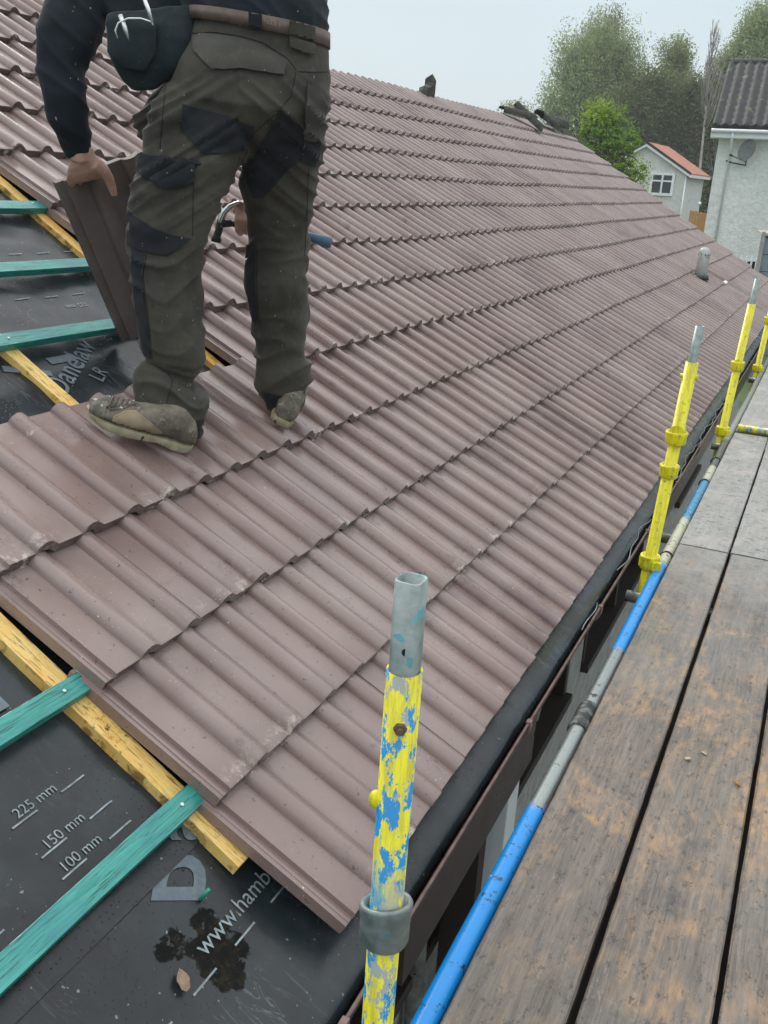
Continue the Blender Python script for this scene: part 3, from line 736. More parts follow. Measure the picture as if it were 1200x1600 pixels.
def lay(px, py, L, R, rot, tilt, jag, label, up=.02, s=12.75):
    P = near_ridge(px, py); P = RP(s*G, P.y, up)
    M4 = Matrix.Translation(P) @ RM @ Matrix.Rotation(rot, 4, 'Z') @ Matrix.Rotation(tilt, 4, 'Y')
    return ridge_piece('ridge_tile', L, R, M4, jag, M['ridge_old'], label)
lay(800, 182, .62, .080, radians(62), radians(-10), 1, 'long dark ridge piece propped at a slant, nearest of the far ridge pile', .05, 12.85)
lay(822, 195, .50, .11, radians(20), radians(8), 2, 'dark lumpy ridge fragment lying at the foot of the slanting piece', .05, 12.6)
lay(838, 190, .55, .12, radians(75), radians(4), 3, 'flat lying old ridge tile in the middle of the far pile', .06, 12.8)
lay(852, 195, .60, .13, radians(80), radians(-5), 5, 'old ridge tile lying on the tiles beside the far gable', .06, 12.75)
mb = MB(); P = RP(13*G, near_ridge(862, 195).y, 0)
mb.add([P+Vector(v) for v in ((-.2, -.28, -.05), (.2, -.28, -.1), (.2, .28, -.1), (-.2, .28, -.05), (0, .05, .26))], [(0,1,4), (1,2,4), (2,3,4), (3,0,4), (3,2,1,0)])
tag(mb.build('ridge_tile', M['ridge_old']), 'small pointed dark ridge end cap at the far end of the roof', 'ridge tile', 'loose old ridge tiles on top of the roof')
# ------------------------------------------------------------------ scaffold
scaf = empty('scaffold', (-.45, 3.6, -3.9)); tag(scaf, 'tube scaffold with yellow uprights and a blue and steel rail along the eaves', 'scaffold')
def spart(mb, name, mat, parent=None, **k):
    o = mb.build(name, mat, None, **k); p = parent or scaf; o.parent = p
    if p is scaf: o.matrix_parent_inverse = Matrix.Translation(-scaf.location)
    return o
def PX(z, near=False): return (-.412 + .010*(z+1.1)) if near else -.452 + .042*(z+1.4)/.93
def pole(Y, ztop, zs, mat, label, couplers, first=False):
    PX_ = lambda z: PX(z, first)
    mb = MB(); mb.pipe((PX_(-3.9), Y, -3.88), (PX_(zs), Y, zs), .0242, .0205, 28); o = spart(mb, 'upright', mat); tag(o, label)
    mb = MB(); mb.pipe((PX_(zs-.25), Y, zs-.25), (PX_(ztop), Y, ztop), .0185 if first else .0170, .0150 if first else .0135, 32, 4.5 if first else None)
    it = spart(mb, 'inner_tube', M['galv'], o)
    return o, it
def ring(mb, Y, z, r, hgt, n=28, wob=0):
    x = PX(z, Y < 1.5); prof_ = [(0, r*.90), (.12, r), (.5, r*1.0), (.80, r*1.05), (.93, r*1.07), (1, r*1.0), (1, r*.86), (.7, .0246)]
    vs = []; 
    for (t, rr_) in prof_:
        for k in range(n):
            a = 2*pi*k/n; w = 1 + wob*.05*sin(a*2+1) ; zz = z + hgt*t + (wob*.010*sin(a+2.2) if t > .75 else 0)
            vs.append((x + rr_*w*cos(a), Y + rr_*w*sin(a), zz))
    fs = []
    for i in range(len(prof_)-1):
        for k in range(n): k2 = (k+1) % n; fs.append((i*n+k, i*n+k2, (i+1)*n+k2, (i+1)*n+k))
    mb.add(vs, fs, True); mb.f.append(tuple(reversed(range(len(mb.v)-len(vs), len(mb.v)-len(vs)+n)))); mb.sm.append(False)
# near pole
p1, it1 = pole(.985, -.470, -.600, M['yellow_flaky'], 'nearest upright, yellow paint flaking over blue and bare steel, silver square tube in its top', None, True)
mb = MB(); ring(mb, .985, -1.053, .0350, .072, 32, 1); spart(mb, 'swaged_collar', M['galv'], p1)
mb = MB(); d_ = (Vector((0,0,-.67)) - Vector((PX(-.67, 1), .985, -.67))); d_.z = 0; d_.normalize(); P = Vector((PX(-.675, 1), .985, -.675)) + d_*.023
mb.tube([P, P+d_*.006], [.0095, .0085], 6); mb.tube([P+d_*.005, P+d_*.010], [.005, .0045], 10); spart(mb, 'bolt', M['leather'], p1)
P = Vector((PX(-.545, 1), .985, -.565)) + d_*.0172; mb = MB(); mb.tube([P, P+d_*.0022], [.0058, .0058], 14); spart(mb, 'pin_hole', M['black'], it1)
mb = MB(); lat = Vector((-CR.x, -CR.y, 0)).normalized(); P = Vector((PX(-.80, 1), .985, -.805)) + lat*.026; mb.sphere(P, (.010, .010, .014)); spart(mb, 'wedge_stub', M['yellow'], p1)
# the other poles
for (Y, zt, zs, lab) in ((3.62, -.45, -.585, 'second upright from the camera, solid yellow with a bright steel tube in its top'), (6.15, -.45, -.60, 'third upright, yellow with a mossy top tube'), (8.8, -.45, -.62, 'farthest upright at the right edge of the picture, yellow with grey top')):
    o, it = pole(Y, zt, zs, M['yellow'], lab, None)
    if Y == 3.62:
        mb = MB(); ring(mb, Y, -.905, .040, .05); mb.tube([(PX(-.87), Y-.03, -.855), (PX(-.87), Y+.03, -.855)], .03, 8); spart(mb, 'collar', M['yellow'], o)
        mb = MB(); ring(mb, Y, -1.040, .036, .05); spart(mb, 'collar', M['yellow'], o)
        mb = MB(); mb.tube([(PX(-.64)-.033, Y, -.64), (PX(-.64)+.033, Y, -.64)], .009, 8); spart(mb, 'bolt', M['yellow'], o)
    else:
        mb = MB(); ring(mb, Y, -1.01, .040, .055); mb.tube([(PX(-.98), Y-.03, -.965), (PX(-.98), Y+.03, -.965)], .027, 8); spart(mb, 'collar', M['yellow'], o)
    mb = MB(); ring(mb, Y, -1.435, .038, .06); mb.box((PX(-1.4)-.042, Y-.016, -1.425), (PX(-1.4)-.02, Y+.016, -1.385)); mb.box((PX(-1.4)+.015, Y-.04, -1.43), (PX(-1.4)+.05, Y-.02, -1.39)); spart(mb, 'base_coupler', M['yellow'], o, bevel=.002)
LXx = -.411
mb = MB(); mb.tube([(LXx+.002*sin(i), -.6+i*.4, -1.445) for i in range(30)], .0242, 24); led = spart(mb, 'ledger_tube', M['ledger']); 
mb = MB(); mb.tube([(LXx, 2.30, -1.445), (LXx, 2.31, -1.445), (LXx, 2.43, -1.445), (LXx, 2.44, -1.445)], [.028, .0295, .0295, .028], 24); spart(mb, 'joint_sleeve', M['grime'], led)
for i in range(3):
    Yc = (3.80, 5.0, 5.5)[i]; mb = MB(); mb.tube([(LXx+.027*cos(a), Yc+.01*sin(a), -1.445+.027*sin(a)) for a in [2*pi*k/14 for k in range(15)]], .004, 6); spart(mb, 'black_strap', M['black'], led)
mb = MB(); mb.tube([(-.37, 6.26, -1.394), (.9, 6.26, -1.394)], .0242, 16)
spart(mb, 'transom', M['yellow_flaky'])
for Y in (.45, 1.1, 3.45, 4.2, 6.1, 6.6, 8.7):
    mb = MB(); mb.tube([(-.5, Y, -1.50), (1.4, Y, -1.50)], .0235, 14); spart(mb, 'transom', M['galv_old'])
mb = MB(); mb.tube([(1.3, -.6, -1.55), (1.3, 11, -1.55)], .0242, 14); spart(mb, 'ledger_tube', M['galv_old'])
for Y in (.98, 3.62, 6.15): mb = MB(); mb.pipe((1.35, Y, -3.88), (1.35, Y, -.4), .0242, .02, 16); spart(mb, 'upright', M['yellow'])

# scaffold boards
def board(X0, X1, Y0, Y1, mat, label, seed, z=-1.42):
    rb_ = random.Random(seed); N = int((Y1-Y0)/.04); vs = []; fs = []; rows = []
    nc = 6
    for i in range(N+1):
        Y = Y0 + (Y1-Y0)*i/N
        a = X0 + .0016*noise.noise(Vector((Y*3, seed, 0))) + .0014*noise.noise(Vector((Y*14, seed, 3))); b_ = X1 + .0016*noise.noise(Vector((Y*3, seed, 9))) + .0014*noise.noise(Vector((Y*14, seed, 13)))
        ye = (.012*rb_.uniform(-1, 1) if i in (0, N) else 0)
        pts = [(a, -.038), (a, -.005), (a+.004, -.001)] + [(a + (b_-a)*t, .0008*noise.noise(Vector((Y*5, t*4, seed)))) for t in (.2, .4, .6, .8)] + [(b_-.004, -.001), (b_, -.005), (b_, -.038)]
        for (x, dz) in pts: vs.append((x, Y + ye, z + dz))
    m = 10
    for i in range(N):
        for k in range(m): k2 = (k+1) % m; fs.append((i*m+k, i*m+k2, (i+1)*m+k2, (i+1)*m+k))
    fs += [tuple(reversed(range(m))), tuple(N*m+k for k in range(m))]
    me = bpy.data.meshes.new('scaffold_board'); me.from_pydata(vs, [], [tuple(reversed(f)) for f in fs]); me.shade_smooth(); me.set_sharp_from_angle(angle=radians(40))
    tag(link('scaffold_board', me, mat), label, 'scaffold board', 'scaffold boards of the walkway')
board(-.383, -.180, -.5, 3.93, M['board'], 'wet dark brown board beside the blue rail, nearest the roof', 1)
board(-.166, .058, -.5, 3.93, M['board'], 'wet dark brown board in the middle with the orange leaf on it', 2)
board(.069, .294, -.5, 3.93, M['board'], 'near brown board at the right edge of the picture with the palest worn edge', 3)
board(.305, .53, -.5, 3.93, M['board'], 'outermost near board, beyond the right edge of the picture', 4)
board(-.383, -.180, 3.95, 6.22, M['board_grit'], 'grey gritty board beside the rail between the second and third uprights', 5)
board(-.171, .054, 3.95, 6.22, M['board_grit'], 'grey gritty board second from the rail between the second and third uprights', 6)
board(.064, .289, 3.95, 6.22, M['board_grit'], 'outer grey gritty board beyond the second upright, third from the rail', 7)
board(-.383, -.160, 6.30, 10.4, M['board_grit'], 'far grey board beyond the tube that crosses the walkway, beside the rail', 8)
board(-.150, .075, 6.30, 10.4, M['board_grit'], 'far grey board beyond the tube that crosses the walkway, second from the rail', 9)

board(-.26, -.10, -.4, 6.3, M['dark_timber'], 'dark board added below the deck to blacken the gap beside the second board', 10, -1.53)  # added under the deck to hide lit ground, so the gap stays black
board(-.02, .15, -.4, 6.3, M['dark_timber'], 'dark board added below the deck to blacken the gap beside the third board', 11, -1.53)  # second added board, keeps the outer gap black
# small litter
def leaf(loc, nrm, L, W_, ang, mat, label, curl=.3, jag=0):
    vs = []; fs = []; n = 8; rj = random.Random(jag)
    for i in range(n+1):
        t = i/n; w = W_*sin(pi*t**.8)**.8*(1 + .12*rj.uniform(-1, 1)) + .0004
        for u in (-1, 0, 1): vs.append(Vector(((t-.5)*L, u*w/2, curl*L*(abs(u)*.22*sin(pi*t) + .5*(t-.5)**2) + .001)))
    for i in range(n):
        for k in (0, 1): fs.append((i*3+k, i*3+k+1, i*3+3+k+1, i*3+3+k))
    q = Vector(nrm).to_track_quat('Z', 'Y').to_matrix().to_4x4(); M4 = Matrix.Translation(Vector(loc)) @ q @ Matrix.Rotation(ang, 4, 'Z')
    bm = bmesh.new(); vv = [bm.verts.new(M4 @ v) for v in vs]; [bm.faces.new([vv[i] for i in f]) for f in fs]
    bmesh.ops.solidify(bm, geom=bm.faces[:], thickness=.0006)
    me = bpy.data.meshes.new('leaf'); bm.to_mesh(me); bm.free(); me.shade_smooth(); tag(link('leaf', me, mat), label, 'leaf')
def onz(px, py, z): d = ray(px, py); return d*(z/d.z)
def onfelt(px, py, off): d = ray(px, py); t = (E0.dot(nn)+off)/nn.dot(d); return d*t
leaf(onfelt(285, 1532, FO-.0), nn, .042, .024, radians(60), M['leaf_dry'], 'pale curled dry leaf on the black membrane near the bottom of the picture', .35, 2)
leaf(onz(1152, 1224, -1.419), (0, 0, 1), .026, .012, radians(-50), M['leaf_orange'], 'small orange leaf lying on the wet scaffold board', .4, 3)
mb = MB(); P = onz(1074, 1187, -1.419); mb.box((-.007, -.004, 0), (.008, .004, .006), Matrix.Translation(P) @ Matrix.Rotation(.6, 4, 'Z')); tag(mb.build('wood_chip', M['leaf_dry'], bevel=.001), 'tiny pale wood chip on the middle scaffold board above the orange leaf', 'wood chip')
mb = MB(); P = onz(1100, 1178, -1.419); mb.box((-.007, -.003, 0), (.007, .003, .004), Matrix.Translation(P) @ Matrix.Rotation(-.5, 4, 'Z')); tag(mb.build('wood_chip', M['concrete'], bevel=.001), 'tiny grey wood chip on the middle scaffold board, right of the pale one', 'wood chip')
#@@MAN
# ------------------------------------------------------------------ the roofer
def loft(mb, rings, n=28, cap=True):
    """rings: (left px, right px, depth h, thickness ratio[, front/back shift, squareness])"""
    base = len(mb.v); vs = []
    for r_ in rings:
        (xl, yl), (xr, yr), h, dr = r_[:4]; dsh = r_[4] if len(r_) > 4 else 0; tilt = r_[5] if len(r_) > 5 else 0
        A = H(xl, yl, h); B = H(xr, yr, h); c = (A+B)/2 + HF*dsh; u = (B-A)/2; a = u.length
        v = HF*(a*dr) + Vector((0, 0, 1))*(a*dr*tilt)
        for k in range(n):
            t = 2*pi*k/n; ca, sa = cos(t), sin(t); q = (abs(ca)**2.35 + abs(sa)**2.35)**(-1/2.35)
            vs.append(c + u*ca*q + v*sa*q)
    fs = []
    for i in range(len(rings)-1):
        for k in range(n): k2 = (k+1) % n; fs.append((i*n+k, i*n+k2, (i+1)*n+k2, (i+1)*n+k))
    if cap: fs += [tuple(reversed(range(n))), tuple((len(rings)-1)*n+k for k in range(n))]
    mb.add(vs, fs, True)
def solidify_remesh(name, mbs, vox, mat, smooth=3, disp=None, sf=.6):
    """union separate closed lumps into one continuous surface"""
    mb = MB()
    for m_ in mbs: mb.add(m_.v, m_.f, True)
    me = mb.mesh('tmp'); bm = bmesh.new(); bm.from_mesh(me); bmesh.ops.recalc_face_normals(bm, faces=bm.faces); bm.to_mesh(me); bm.free()
    o = bpy.data.objects.new('tmp', me); COL.objects.link(o)
    md = o.modifiers.new('r', 'REMESH'); md.mode = 'VOXEL'; md.voxel_size = vox; md.use_smooth_shade = True
    if smooth:
        ms = o.modifiers.new('s', 'SMOOTH'); ms.iterations = smooth; ms.factor = sf
    bpy.context.view_layer.update(); dg = bpy.context.evaluated_depsgraph_get()
    me2 = bpy.data.meshes.new_from_object(o.evaluated_get(dg)); bpy.data.objects.remove(o)
    me2.name = name
    if disp:
        no = [v.normal.copy() for v in me2.vertices]
        for v, n_ in zip(me2.vertices, no): v.co += n_*disp(v.co, n_)
    me2.shade_smooth(); me2.update()
    return link(name, me2, mat)
def cat(pts, rad, n=12):
    m_ = MB(); m_.tube(pts, rad, n); return m_

# --- clothes, as closed lumps fused into one surface each
tr = MB()
loft(tr, [((300, 24), (514, 62), 2.82, .58), ((293, 60), (515, 100), 2.82, .62), ((280, 100), (515, 140), 2.81, .70), ((262, 150), (514, 190), 2.81, .72), ((270, 200), (496, 222), 2.845, .60), ((300, 226), (455, 240), 2.865, .42)])
ll = MB()
loft(ll, [((262, 130), (400, 190), 2.78, .85), ((243, 165), (395, 225), 2.77, .85), ((226, 215), (376, 262), 2.76, .82), ((212, 262), (357, 290), 2.75, .80), ((203, 310), (338, 335), 2.74, .82), ((201, 350), (322, 370), 2.73, .86), ((204, 395), (314, 402), 2.72, .90), ((209, 440), (317, 445), 2.71, .92), ((214, 485), (319, 490), 2.69, .90), ((219, 530), (320, 537), 2.67, .88), ((228, 556), (317, 572), 2.66, .84), ((238, 575), (306, 592), 2.65, .72), ((244, 600), (300, 612), 2.64, .6)])
lc = MB()
loft(lc, [((252, 566), (296, 604), 2.65, .5), ((232, 560), (312, 612), 2.65, .84), ((216, 572), (323, 620), 2.65, .90), ((208, 596), (323, 628), 2.64, .84), ((212, 615), (321, 645), 2.63, .86), ((224, 640), (319, 662), 2.62, .88), ((244, 662), (316, 678), 2.62, .9), ((258, 676), (309, 692), 2.62, .88)])
rl = MB()
loft(rl, [((395, 140), (514, 158), 2.835, .84), ((378, 200), (513, 200), 2.855, .90), ((370, 242), (508, 238), 2.885, .90), ((376, 275), (497, 272), 2.92, .88), ((384, 320), (490, 318), 2.97, .88), ((386, 370), (485, 368), 2.99, .90), ((384, 410), (483, 408), 3.00, .92), ((386, 450), (482, 448), 3.01, .94), ((393, 490), (481, 488), 3.02, .94), ((398, 530), (479, 528), 3.02, .94), ((400, 560), (478, 556), 3.02, .92), ((398, 580), (488, 576), 3.02, .92), ((402, 600), (487, 598), 3.02, .92), ((408, 622), (477, 622), 3.02, .92), ((416, 640), (464, 646), 3.02, .9)])
hp = MB()   # loose fold of the thigh pocket beyond the hip
loft(hp, [((262, 118), (300, 130), 2.86, .9), ((232, 150), (290, 165), 2.86, .8), ((212, 178), (280, 195), 2.86, .7), ((208, 200), (270, 215), 2.85, .6), ((222, 222), (262, 232), 2.84, .6)])
def sst(x, a, b): t = max(0, min(1, (x-a)/(b-a))); return t*t*(3-2*t)
def ridge(v): return 1 - abs(v)*2
def trouser_disp(P, n_):
    x, y = proj(P); d = 0
    q = Vector((P.x*5, P.y*5, P.z*9))
    d += .010*noise.noise(q) + .0045*noise.noise(q*2.6)
    ca = sin(.55)*.0
    # folds: nearly level ones at knee backs and ankles, slanting pulls from the crotch
    left = x < 352 and y > 250 or x < 300
    zf = P.z*30 + (P.x*7 if left else -P.x*6) + 3*noise.noise(Vector((P.x*6, P.y*6, P.z*5)))
    f = max(0, ridge(noise.noise(Vector((P.x*3.2, P.y*3.2, zf*.55)))))**2
    w = (.35 + .75*sst(y, 330, 380)*(1-sst(y, 440, 480))*(1.0 if left else .6) + (.9*sst(y, 440, 500) if not left else .15*sst(y, 440, 520)) + .35*sst(y, 560, 600))
    d += .0120*w*(f - .42)*sst(y, 130, 250)
    sl = (x - 372)*.55 + (y - 262)*(.85 if x < 372 else -.6)
    g = max(0, ridge(noise.noise(Vector((sl*.045, 4.2, P.z*1.5)))))**2
    d += .015*(g-.4)*(1 - sst(abs(y-235), 60, 150))
    return d
trous = solidify_remesh('trousers', [tr, ll, lc, rl, hp], .0058, M['trouser'], 12, trouser_disp)

ju = MB()
loft(ju, [((296, 34), (513, 72), 2.82, .60), ((288, 14), (514, 50), 2.84, .64), ((270, -20), (513, 10), 2.88, .66), ((245, -70), (512, -50), 2.97, .62, 0, .3), ((222, -125), (502, -110), 3.08, .56, 0, .5), ((208, -170), (480, -160), 3.20, .50, 0, .6), ((225, -205), (440, -200), 3.30, .40, 0, .6), ((280, -225), (390, -222), 3.36, .40, 0, .6)])
fl = MB()  # hanging front of the jacket on the left
loft(fl, [((150, -60), (330, -60), 2.98, .5), ((160, 0), (318, 0), 2.92, .45), ((172, 30), (306, 30), 2.88, .42), ((200, 70), (300, 75), 2.87, .40), ((235, 98), (292, 98), 2.86, .4)])
la = MB()
loft(la, [((170, -190), (270, -190), 3.10, .8), ((100, -150), (222, -130), 3.04, .75), ((84, -80), (200, -70), 2.98, .75), ((72, -5), (166, 0), 2.90, .80), ((62, 45), (160, 52), 2.86, .85), ((60, 75), (150, 78), 2.84, .85), ((60, 110), (134, 108), 2.82, .85), ((68, 150), (136, 148), 2.80, .85), ((80, 195), (139, 190), 2.81, .88), ((93, 225), (141, 216), 2.83, .9), ((106, 250), (143, 240), 2.845, .9)])
ra = MB()   # right arm, down in front of the body
ra.tube([H(440, -170, 3.30), H(470, -80, 3.38), H(455, 60, 3.36), H(432, 180, 3.26), H(412, 270, 3.20)], [.075, .065, .058, .048, .038], 20)
def jd(P, n_):
    x, y = proj(P); q = Vector((P.x*6, P.y*6, P.z*6)); f = max(0, ridge(noise.noise(Vector((P.x*5, P.y*5, P.z*16 + x*.02)))))**2
    return (.008*noise.noise(q) + .007*(f-.45) + .003*noise.noise(q*3))*(1 - .85*sst(y, 205, 235)*(1 if x < 180 else 0))
jump = solidify_remesh('jumper', [ju, fl, la, ra], .007, M['jumper'], 5, jd)

# --- the body itself (hands, wrists, neck, head; limbs run on inside the clothes)
bd = []
m_ = MB(); loft(m_, [((335, -200), (382, -200), 3.34, .8), ((325, -225), (385, -225), 3.38, .9), ((322, -245), (388, -245), 3.42, .9)]); bd.append(m_)
HC = H(352, -290, 3.46)
hd = MB(); Rv = Vector((CR.x, CR.y, 0)).normalized(); up = Vector((0, 0, 1)); fdir = (HF*.8 - up*.6).normalized(); hup = Rv.cross(fdir).normalized()
HM = Matrix((Rv, fdir, hup)).transposed()
hd.sphere(HC, (.076, .098, .115), 24, 16, HM); bd.append(hd)
m_ = MB(); m_.sphere(HC + HM @ Vector((0, .045, -.07)), (.055, .055, .05), 16, 10, HM); bd.append(m_)      # jaw
m_ = MB(); m_.tube([HC + HM @ Vector((0, .095, .02)), HC + HM @ Vector((0, .118, -.025)), HC + HM @ Vector((0, .100, -.035))], [.010, .016, .012], 10); bd.append(m_)  # nose
for sg in (-1, 1):
    m_ = MB(); m_.sphere(HC + HM @ Vector((sg*.078, .0, -.01)), (.010, .018, .032), 10, 8, HM); bd.append(m_)
    m_ = MB(); m_.sphere(HC + HM @ Vector((sg*.032, .094, .012)), (.018, .006, .006), 10, 6, HM); bd.append(m_)
m_ = MB(); m_.sphere(HC + HM @ Vector((0, .094, -.062)), (.026, .008, .007), 10, 6, HM); bd.append(m_)
m_ = MB(); m_.tube([H(352, -195, 3.35), H(362, -110, 3.22), H(380, -30, 3.04), H(392, 40, 2.88), H(400, 100, 2.84)], [.035, .045, .055, .07, .09], 20); bd.append(m_)     # trunk
for pts, rad in (([H(340, 130, 2.80), H(290, 230, 2.76), H(262, 380, 2.73), H(268, 500, 2.69), H(275, 640, 2.63), H(240, 672, 2.60)], [.09, .08, .058, .055, .042, .038]),
                 ([H(450, 150, 2.88), H(440, 260, 2.94), H(436, 390, 3.00), H(438, 520, 3.02), H(440, 640, 3.03)], [.085, .078, .055, .052, .04]),
                 ([H(190, -150, 3.06), H(128, -40, 2.92), H(100, 80, 2.84), H(118, 200, 2.815), H(126, 250, 2.845)], [.036, .034, .032, .029, .027]),
                 ([H(440, -160, 3.30), H(465, -60, 3.37), H(455, 60, 3.36), H(430, 180, 3.26), H(408, 290, 3.20)], [.055, .048, .044, .036, .028])):
    m_ = MB(); m_.tube(pts, rad, 16); bd.append(m_)
# left hand on the upper edge of the held tile: wrist, back of hand, thumb down the near face, four fingers over the edge behind
hn = MB(); loft(hn, [((108, 240), (144, 230), 2.845, .85), ((110, 252), (149, 243), 2.855, .66), ((106, 266), (161, 252), 2.87, .52), ((104, 279), (171, 264), 2.895, .46), ((107, 290), (168, 276), 2.925, .42)]); bd.append(hn)
bd.append(cat([H(146, 254, 2.86), H(161, 265, 2.885), H(170, 279, 2.915), H(175, 293, 2.935), H(179, 306, 2.945)], [.021, .0185, .0155, .0135, .0095]))
for i, (x0, y0, x1, y1) in enumerate(((112, 282, 112, 308), (124, 280, 126, 314), (138, 276, 141, 313), (152, 272, 156, 306))):
    hh = 2.945 + .022*i; bd.append(cat([H(x0+2, y0-6, hh-.05), H(x0, y0-3, hh-.012), H((x0+x1)/2, (y0+y1)/2-3, hh+.016), H(x1, y1, hh+.010)], [.0125, .0115, .0105, .0080]))
# right fist round the hammer handle
bd.append(cat([H(406, 300, 3.20), H(398, 318, 3.17), H(392, 336, 3.16), H(390, 352, 3.155)], [.026, .034, .037, .028], 16))
for i, (x, yt, yb) in enumerate(((372, 326, 366), (382, 327, 364), (391, 329, 363), (401, 330, 359))):
    bd.append(cat([H(x+6, yt-2, 3.155), H(x+1, yt+6, 3.118), H(x-1, yt+19, 3.102), H(x, yb-6, 3.110), H(x+4, yb, 3.135)], [.0115, .0118, .0112, .0108, .0088]))
bd.append(cat([H(390, 322, 3.115), H(380, 318, 3.125), H(370, 324, 3.135), H(366, 333, 3.135)], [.014, .0125, .0115, .0085]))
body = solidify_remesh('person', bd, .0042, M['skin'], 2, None, .5)
tag(body, 'roofer seen from behind in dark jumper and grey work trousers, standing on the tiles', 'person')
trous.parent = body; jump.parent = body
mb = MB(); mb.sphere(HC + HM @ Vector((0, -.012, .022)), (.083, .100, .108), 24, 14, HM); hair = mb.build('hair', M['hair'], body)
# --- patches sewn on the cloth
def bvh_of(o):
    bm = bmesh.new(); bm.from_mesh(o.data); b_ = BVHTree.FromBMesh(bm); bm.free(); return b_
BT = bvh_of(trous); BJ = bvh_of(jump)
def hit(bv, x, y, off):
    d = ray(x, y).normalized(); loc, n_, i, t = bv.ray_cast(Vector((0, 0, 0)), d)
    if loc is None: return None
    if n_.dot(d) > 0: n_ = -n_
    return loc + n_*off
def dens(poly, step):
    out = []
    for i, a in enumerate(poly):
        b_ = poly[(i+1) % len(poly)]; L = hypot(b_[0]-a[0], b_[1]-a[1]); m = max(1, int(L/step))
        for k in range(m): t = k/m; out.append((a[0] + (b_[0]-a[0])*t, a[1] + (b_[1]-a[1])*t))
    return out
def inside(poly, x, y):
    c = False; n = len(poly)
    for i in range(n):
        x1, y1 = poly[i]; x2, y2 = poly[(i+1) % n]
        if (y1 > y) != (y2 > y) and x < (x2-x1)*(y-y1)/(y2-y1) + x1: c = not c
    return c
def patch(name, poly, mat, bv=None, parent=None, off=.0035, th=.0025, step=4.0, stitch=True, label=None):
    bv = bv or BT; parent = parent or trous; P2 = dens(poly, step); nb = len(P2); pts = list(P2)
    x0, x1 = min(p[0] for p in poly), max(p[0] for p in poly); y0, y1 = min(p[1] for p in poly), max(p[1] for p in poly)
    y = y0 + step/2
    while y < y1:
        x = x0 + step/2
        while x < x1:
            if inside(poly, x, y) and min(hypot(x-a, y-b_) for a, b_ in P2) > step*.5: pts.append((x, y))
            x += step
        y += step
    r_ = delaunay_2d_cdt([Vector(p) for p in pts], [(i, (i+1) % nb) for i in range(nb)], [list(range(nb))], 2, 1e-4)
    co, fcs = r_[0], r_[2]; h3 = [hit(bv, c_.x, c_.y, off) for c_ in co]
    good = [h_ for h_ in h3 if h_ is not None]
    if not good: print('patch missed', name, poly[0]); return
    bm = bmesh.new(); vv = [bm.verts.new(h_) if h_ is not None else None for h_ in h3]
    for f in fcs:
        if all(vv[i] is not None for i in f):
            ps = [h3[i] for i in f]
            if max((ps[i]-ps[(i+1) % 3]).length for i in range(3)) < .034:
                try: bm.faces.new([vv[i] for i in f])
                except ValueError: pass
    for v in [v for v in bm.verts if not v.link_faces]: bm.verts.remove(v)
    bmesh.ops.recalc_face_normals(bm, faces=bm.faces)
    bmesh.ops.solidify(bm, geom=bm.faces[:], thickness=th)
    me = bpy.data.meshes.new(name); bm.to_mesh(me); bm.free(); me.shade_smooth(); me.set_sharp_from_angle(angle=radians(50)); o = link(name, me, mat, parent)
    if label: o['label'] = label
    if stitch:
        cx = sum(p[0] for p in poly)/len(poly); cy = sum(p[1] for p in poly)/len(poly)
        ins = [(cx + (x-cx)*(1 - 3.0/max(6, hypot(x-cx, y-cy))), cy + (y-cy)*(1 - 3.0/max(6, hypot(x-cx, y-cy)))) for x, y in P2]
        seam('stitching', ins + [ins[0]], .0006, M['stitch'], bv, off + .0012, parent, dash=2)
    return o
def seam(name, line, r_, mat, bv=None, off=.0005, parent=None, step=3, dash=0):
    bv = bv or BT; pts = []
    for i in range(len(line)-1):
        a, b_ = line[i], line[i+1]; L = hypot(b_[0]-a[0], b_[1]-a[1]); m = max(1, int(L/step))
        for k in range(m): pts.append((a[0]+(b_[0]-a[0])*k/m, a[1]+(b_[1]-a[1])*k/m))
    pts.append(line[-1]); P3 = [hit(bv, x, y, off) for x, y in pts]; mb = MB(); run = []; cnt = 0
    for p in P3 + [None]:
        if p is None or (run and (p-run[-1]).length > .03):
            if len(run) > 1: mb.tube(run, r_, 5)
            run = [] if p is None else [p]
        else:
            run.append(p)
    if mb.v: return mb.build(name, mat, parent or trous)
fl_ = M['trouser_flap']; pk = M['patch']
patch('back_pocket_flap', [(305, 58), (318, 54), (345, 57), (375, 62), (402, 71), (430, 86), (447, 99), (443, 119), (415, 113), (385, 109), (333, 109), (316, 94), (304, 80)], fl_, off=.006, th=.004)
patch('seat_patch', [(286, 165), (302, 167), (340, 178), (398, 197), (393, 222), (385, 232), (350, 240), (318, 241), (303, 225), (282, 200)], pk, label='black five-sided patch below the seat of the left leg')
patch('cargo_pocket_flap', [(215, 233), (236, 245), (262, 247), (305, 249), (304, 286), (280, 290), (256, 294), (240, 284), (214, 268)], pk, off=.007, th=.005)
patch('knee_patch', [(199, 322), (215, 340), (240, 356), (270, 367), (298, 373), (280, 387), (262, 399), (240, 396), (222, 392), (201, 383)], pk)
patch('shin_panel', [(207, 389), (228, 398), (222, 428), (225, 460), (231, 505), (236, 560), (228, 556), (222, 530), (215, 500), (210, 450), (207, 420)], pk)
patch('side_pocket', [(479, 131), (506, 132), (504, 170), (500, 219), (474, 216), (476, 175)], fl_, off=.005, th=.004)
patch('side_pocket_base', [(472, 220), (499, 222), (496, 245), (489, 260), (469, 250)], pk, off=.005)
patch('crotch_gusset_shade', [(437, 174), (458, 186), (475, 206), (470, 250), (452, 262), (430, 288), (410, 310), (396, 308), (386, 285), (384, 262), (402, 236)], pk, stitch=False, off=.002, th=.002)  # black patch covers dark gusset cloth and the shading around it
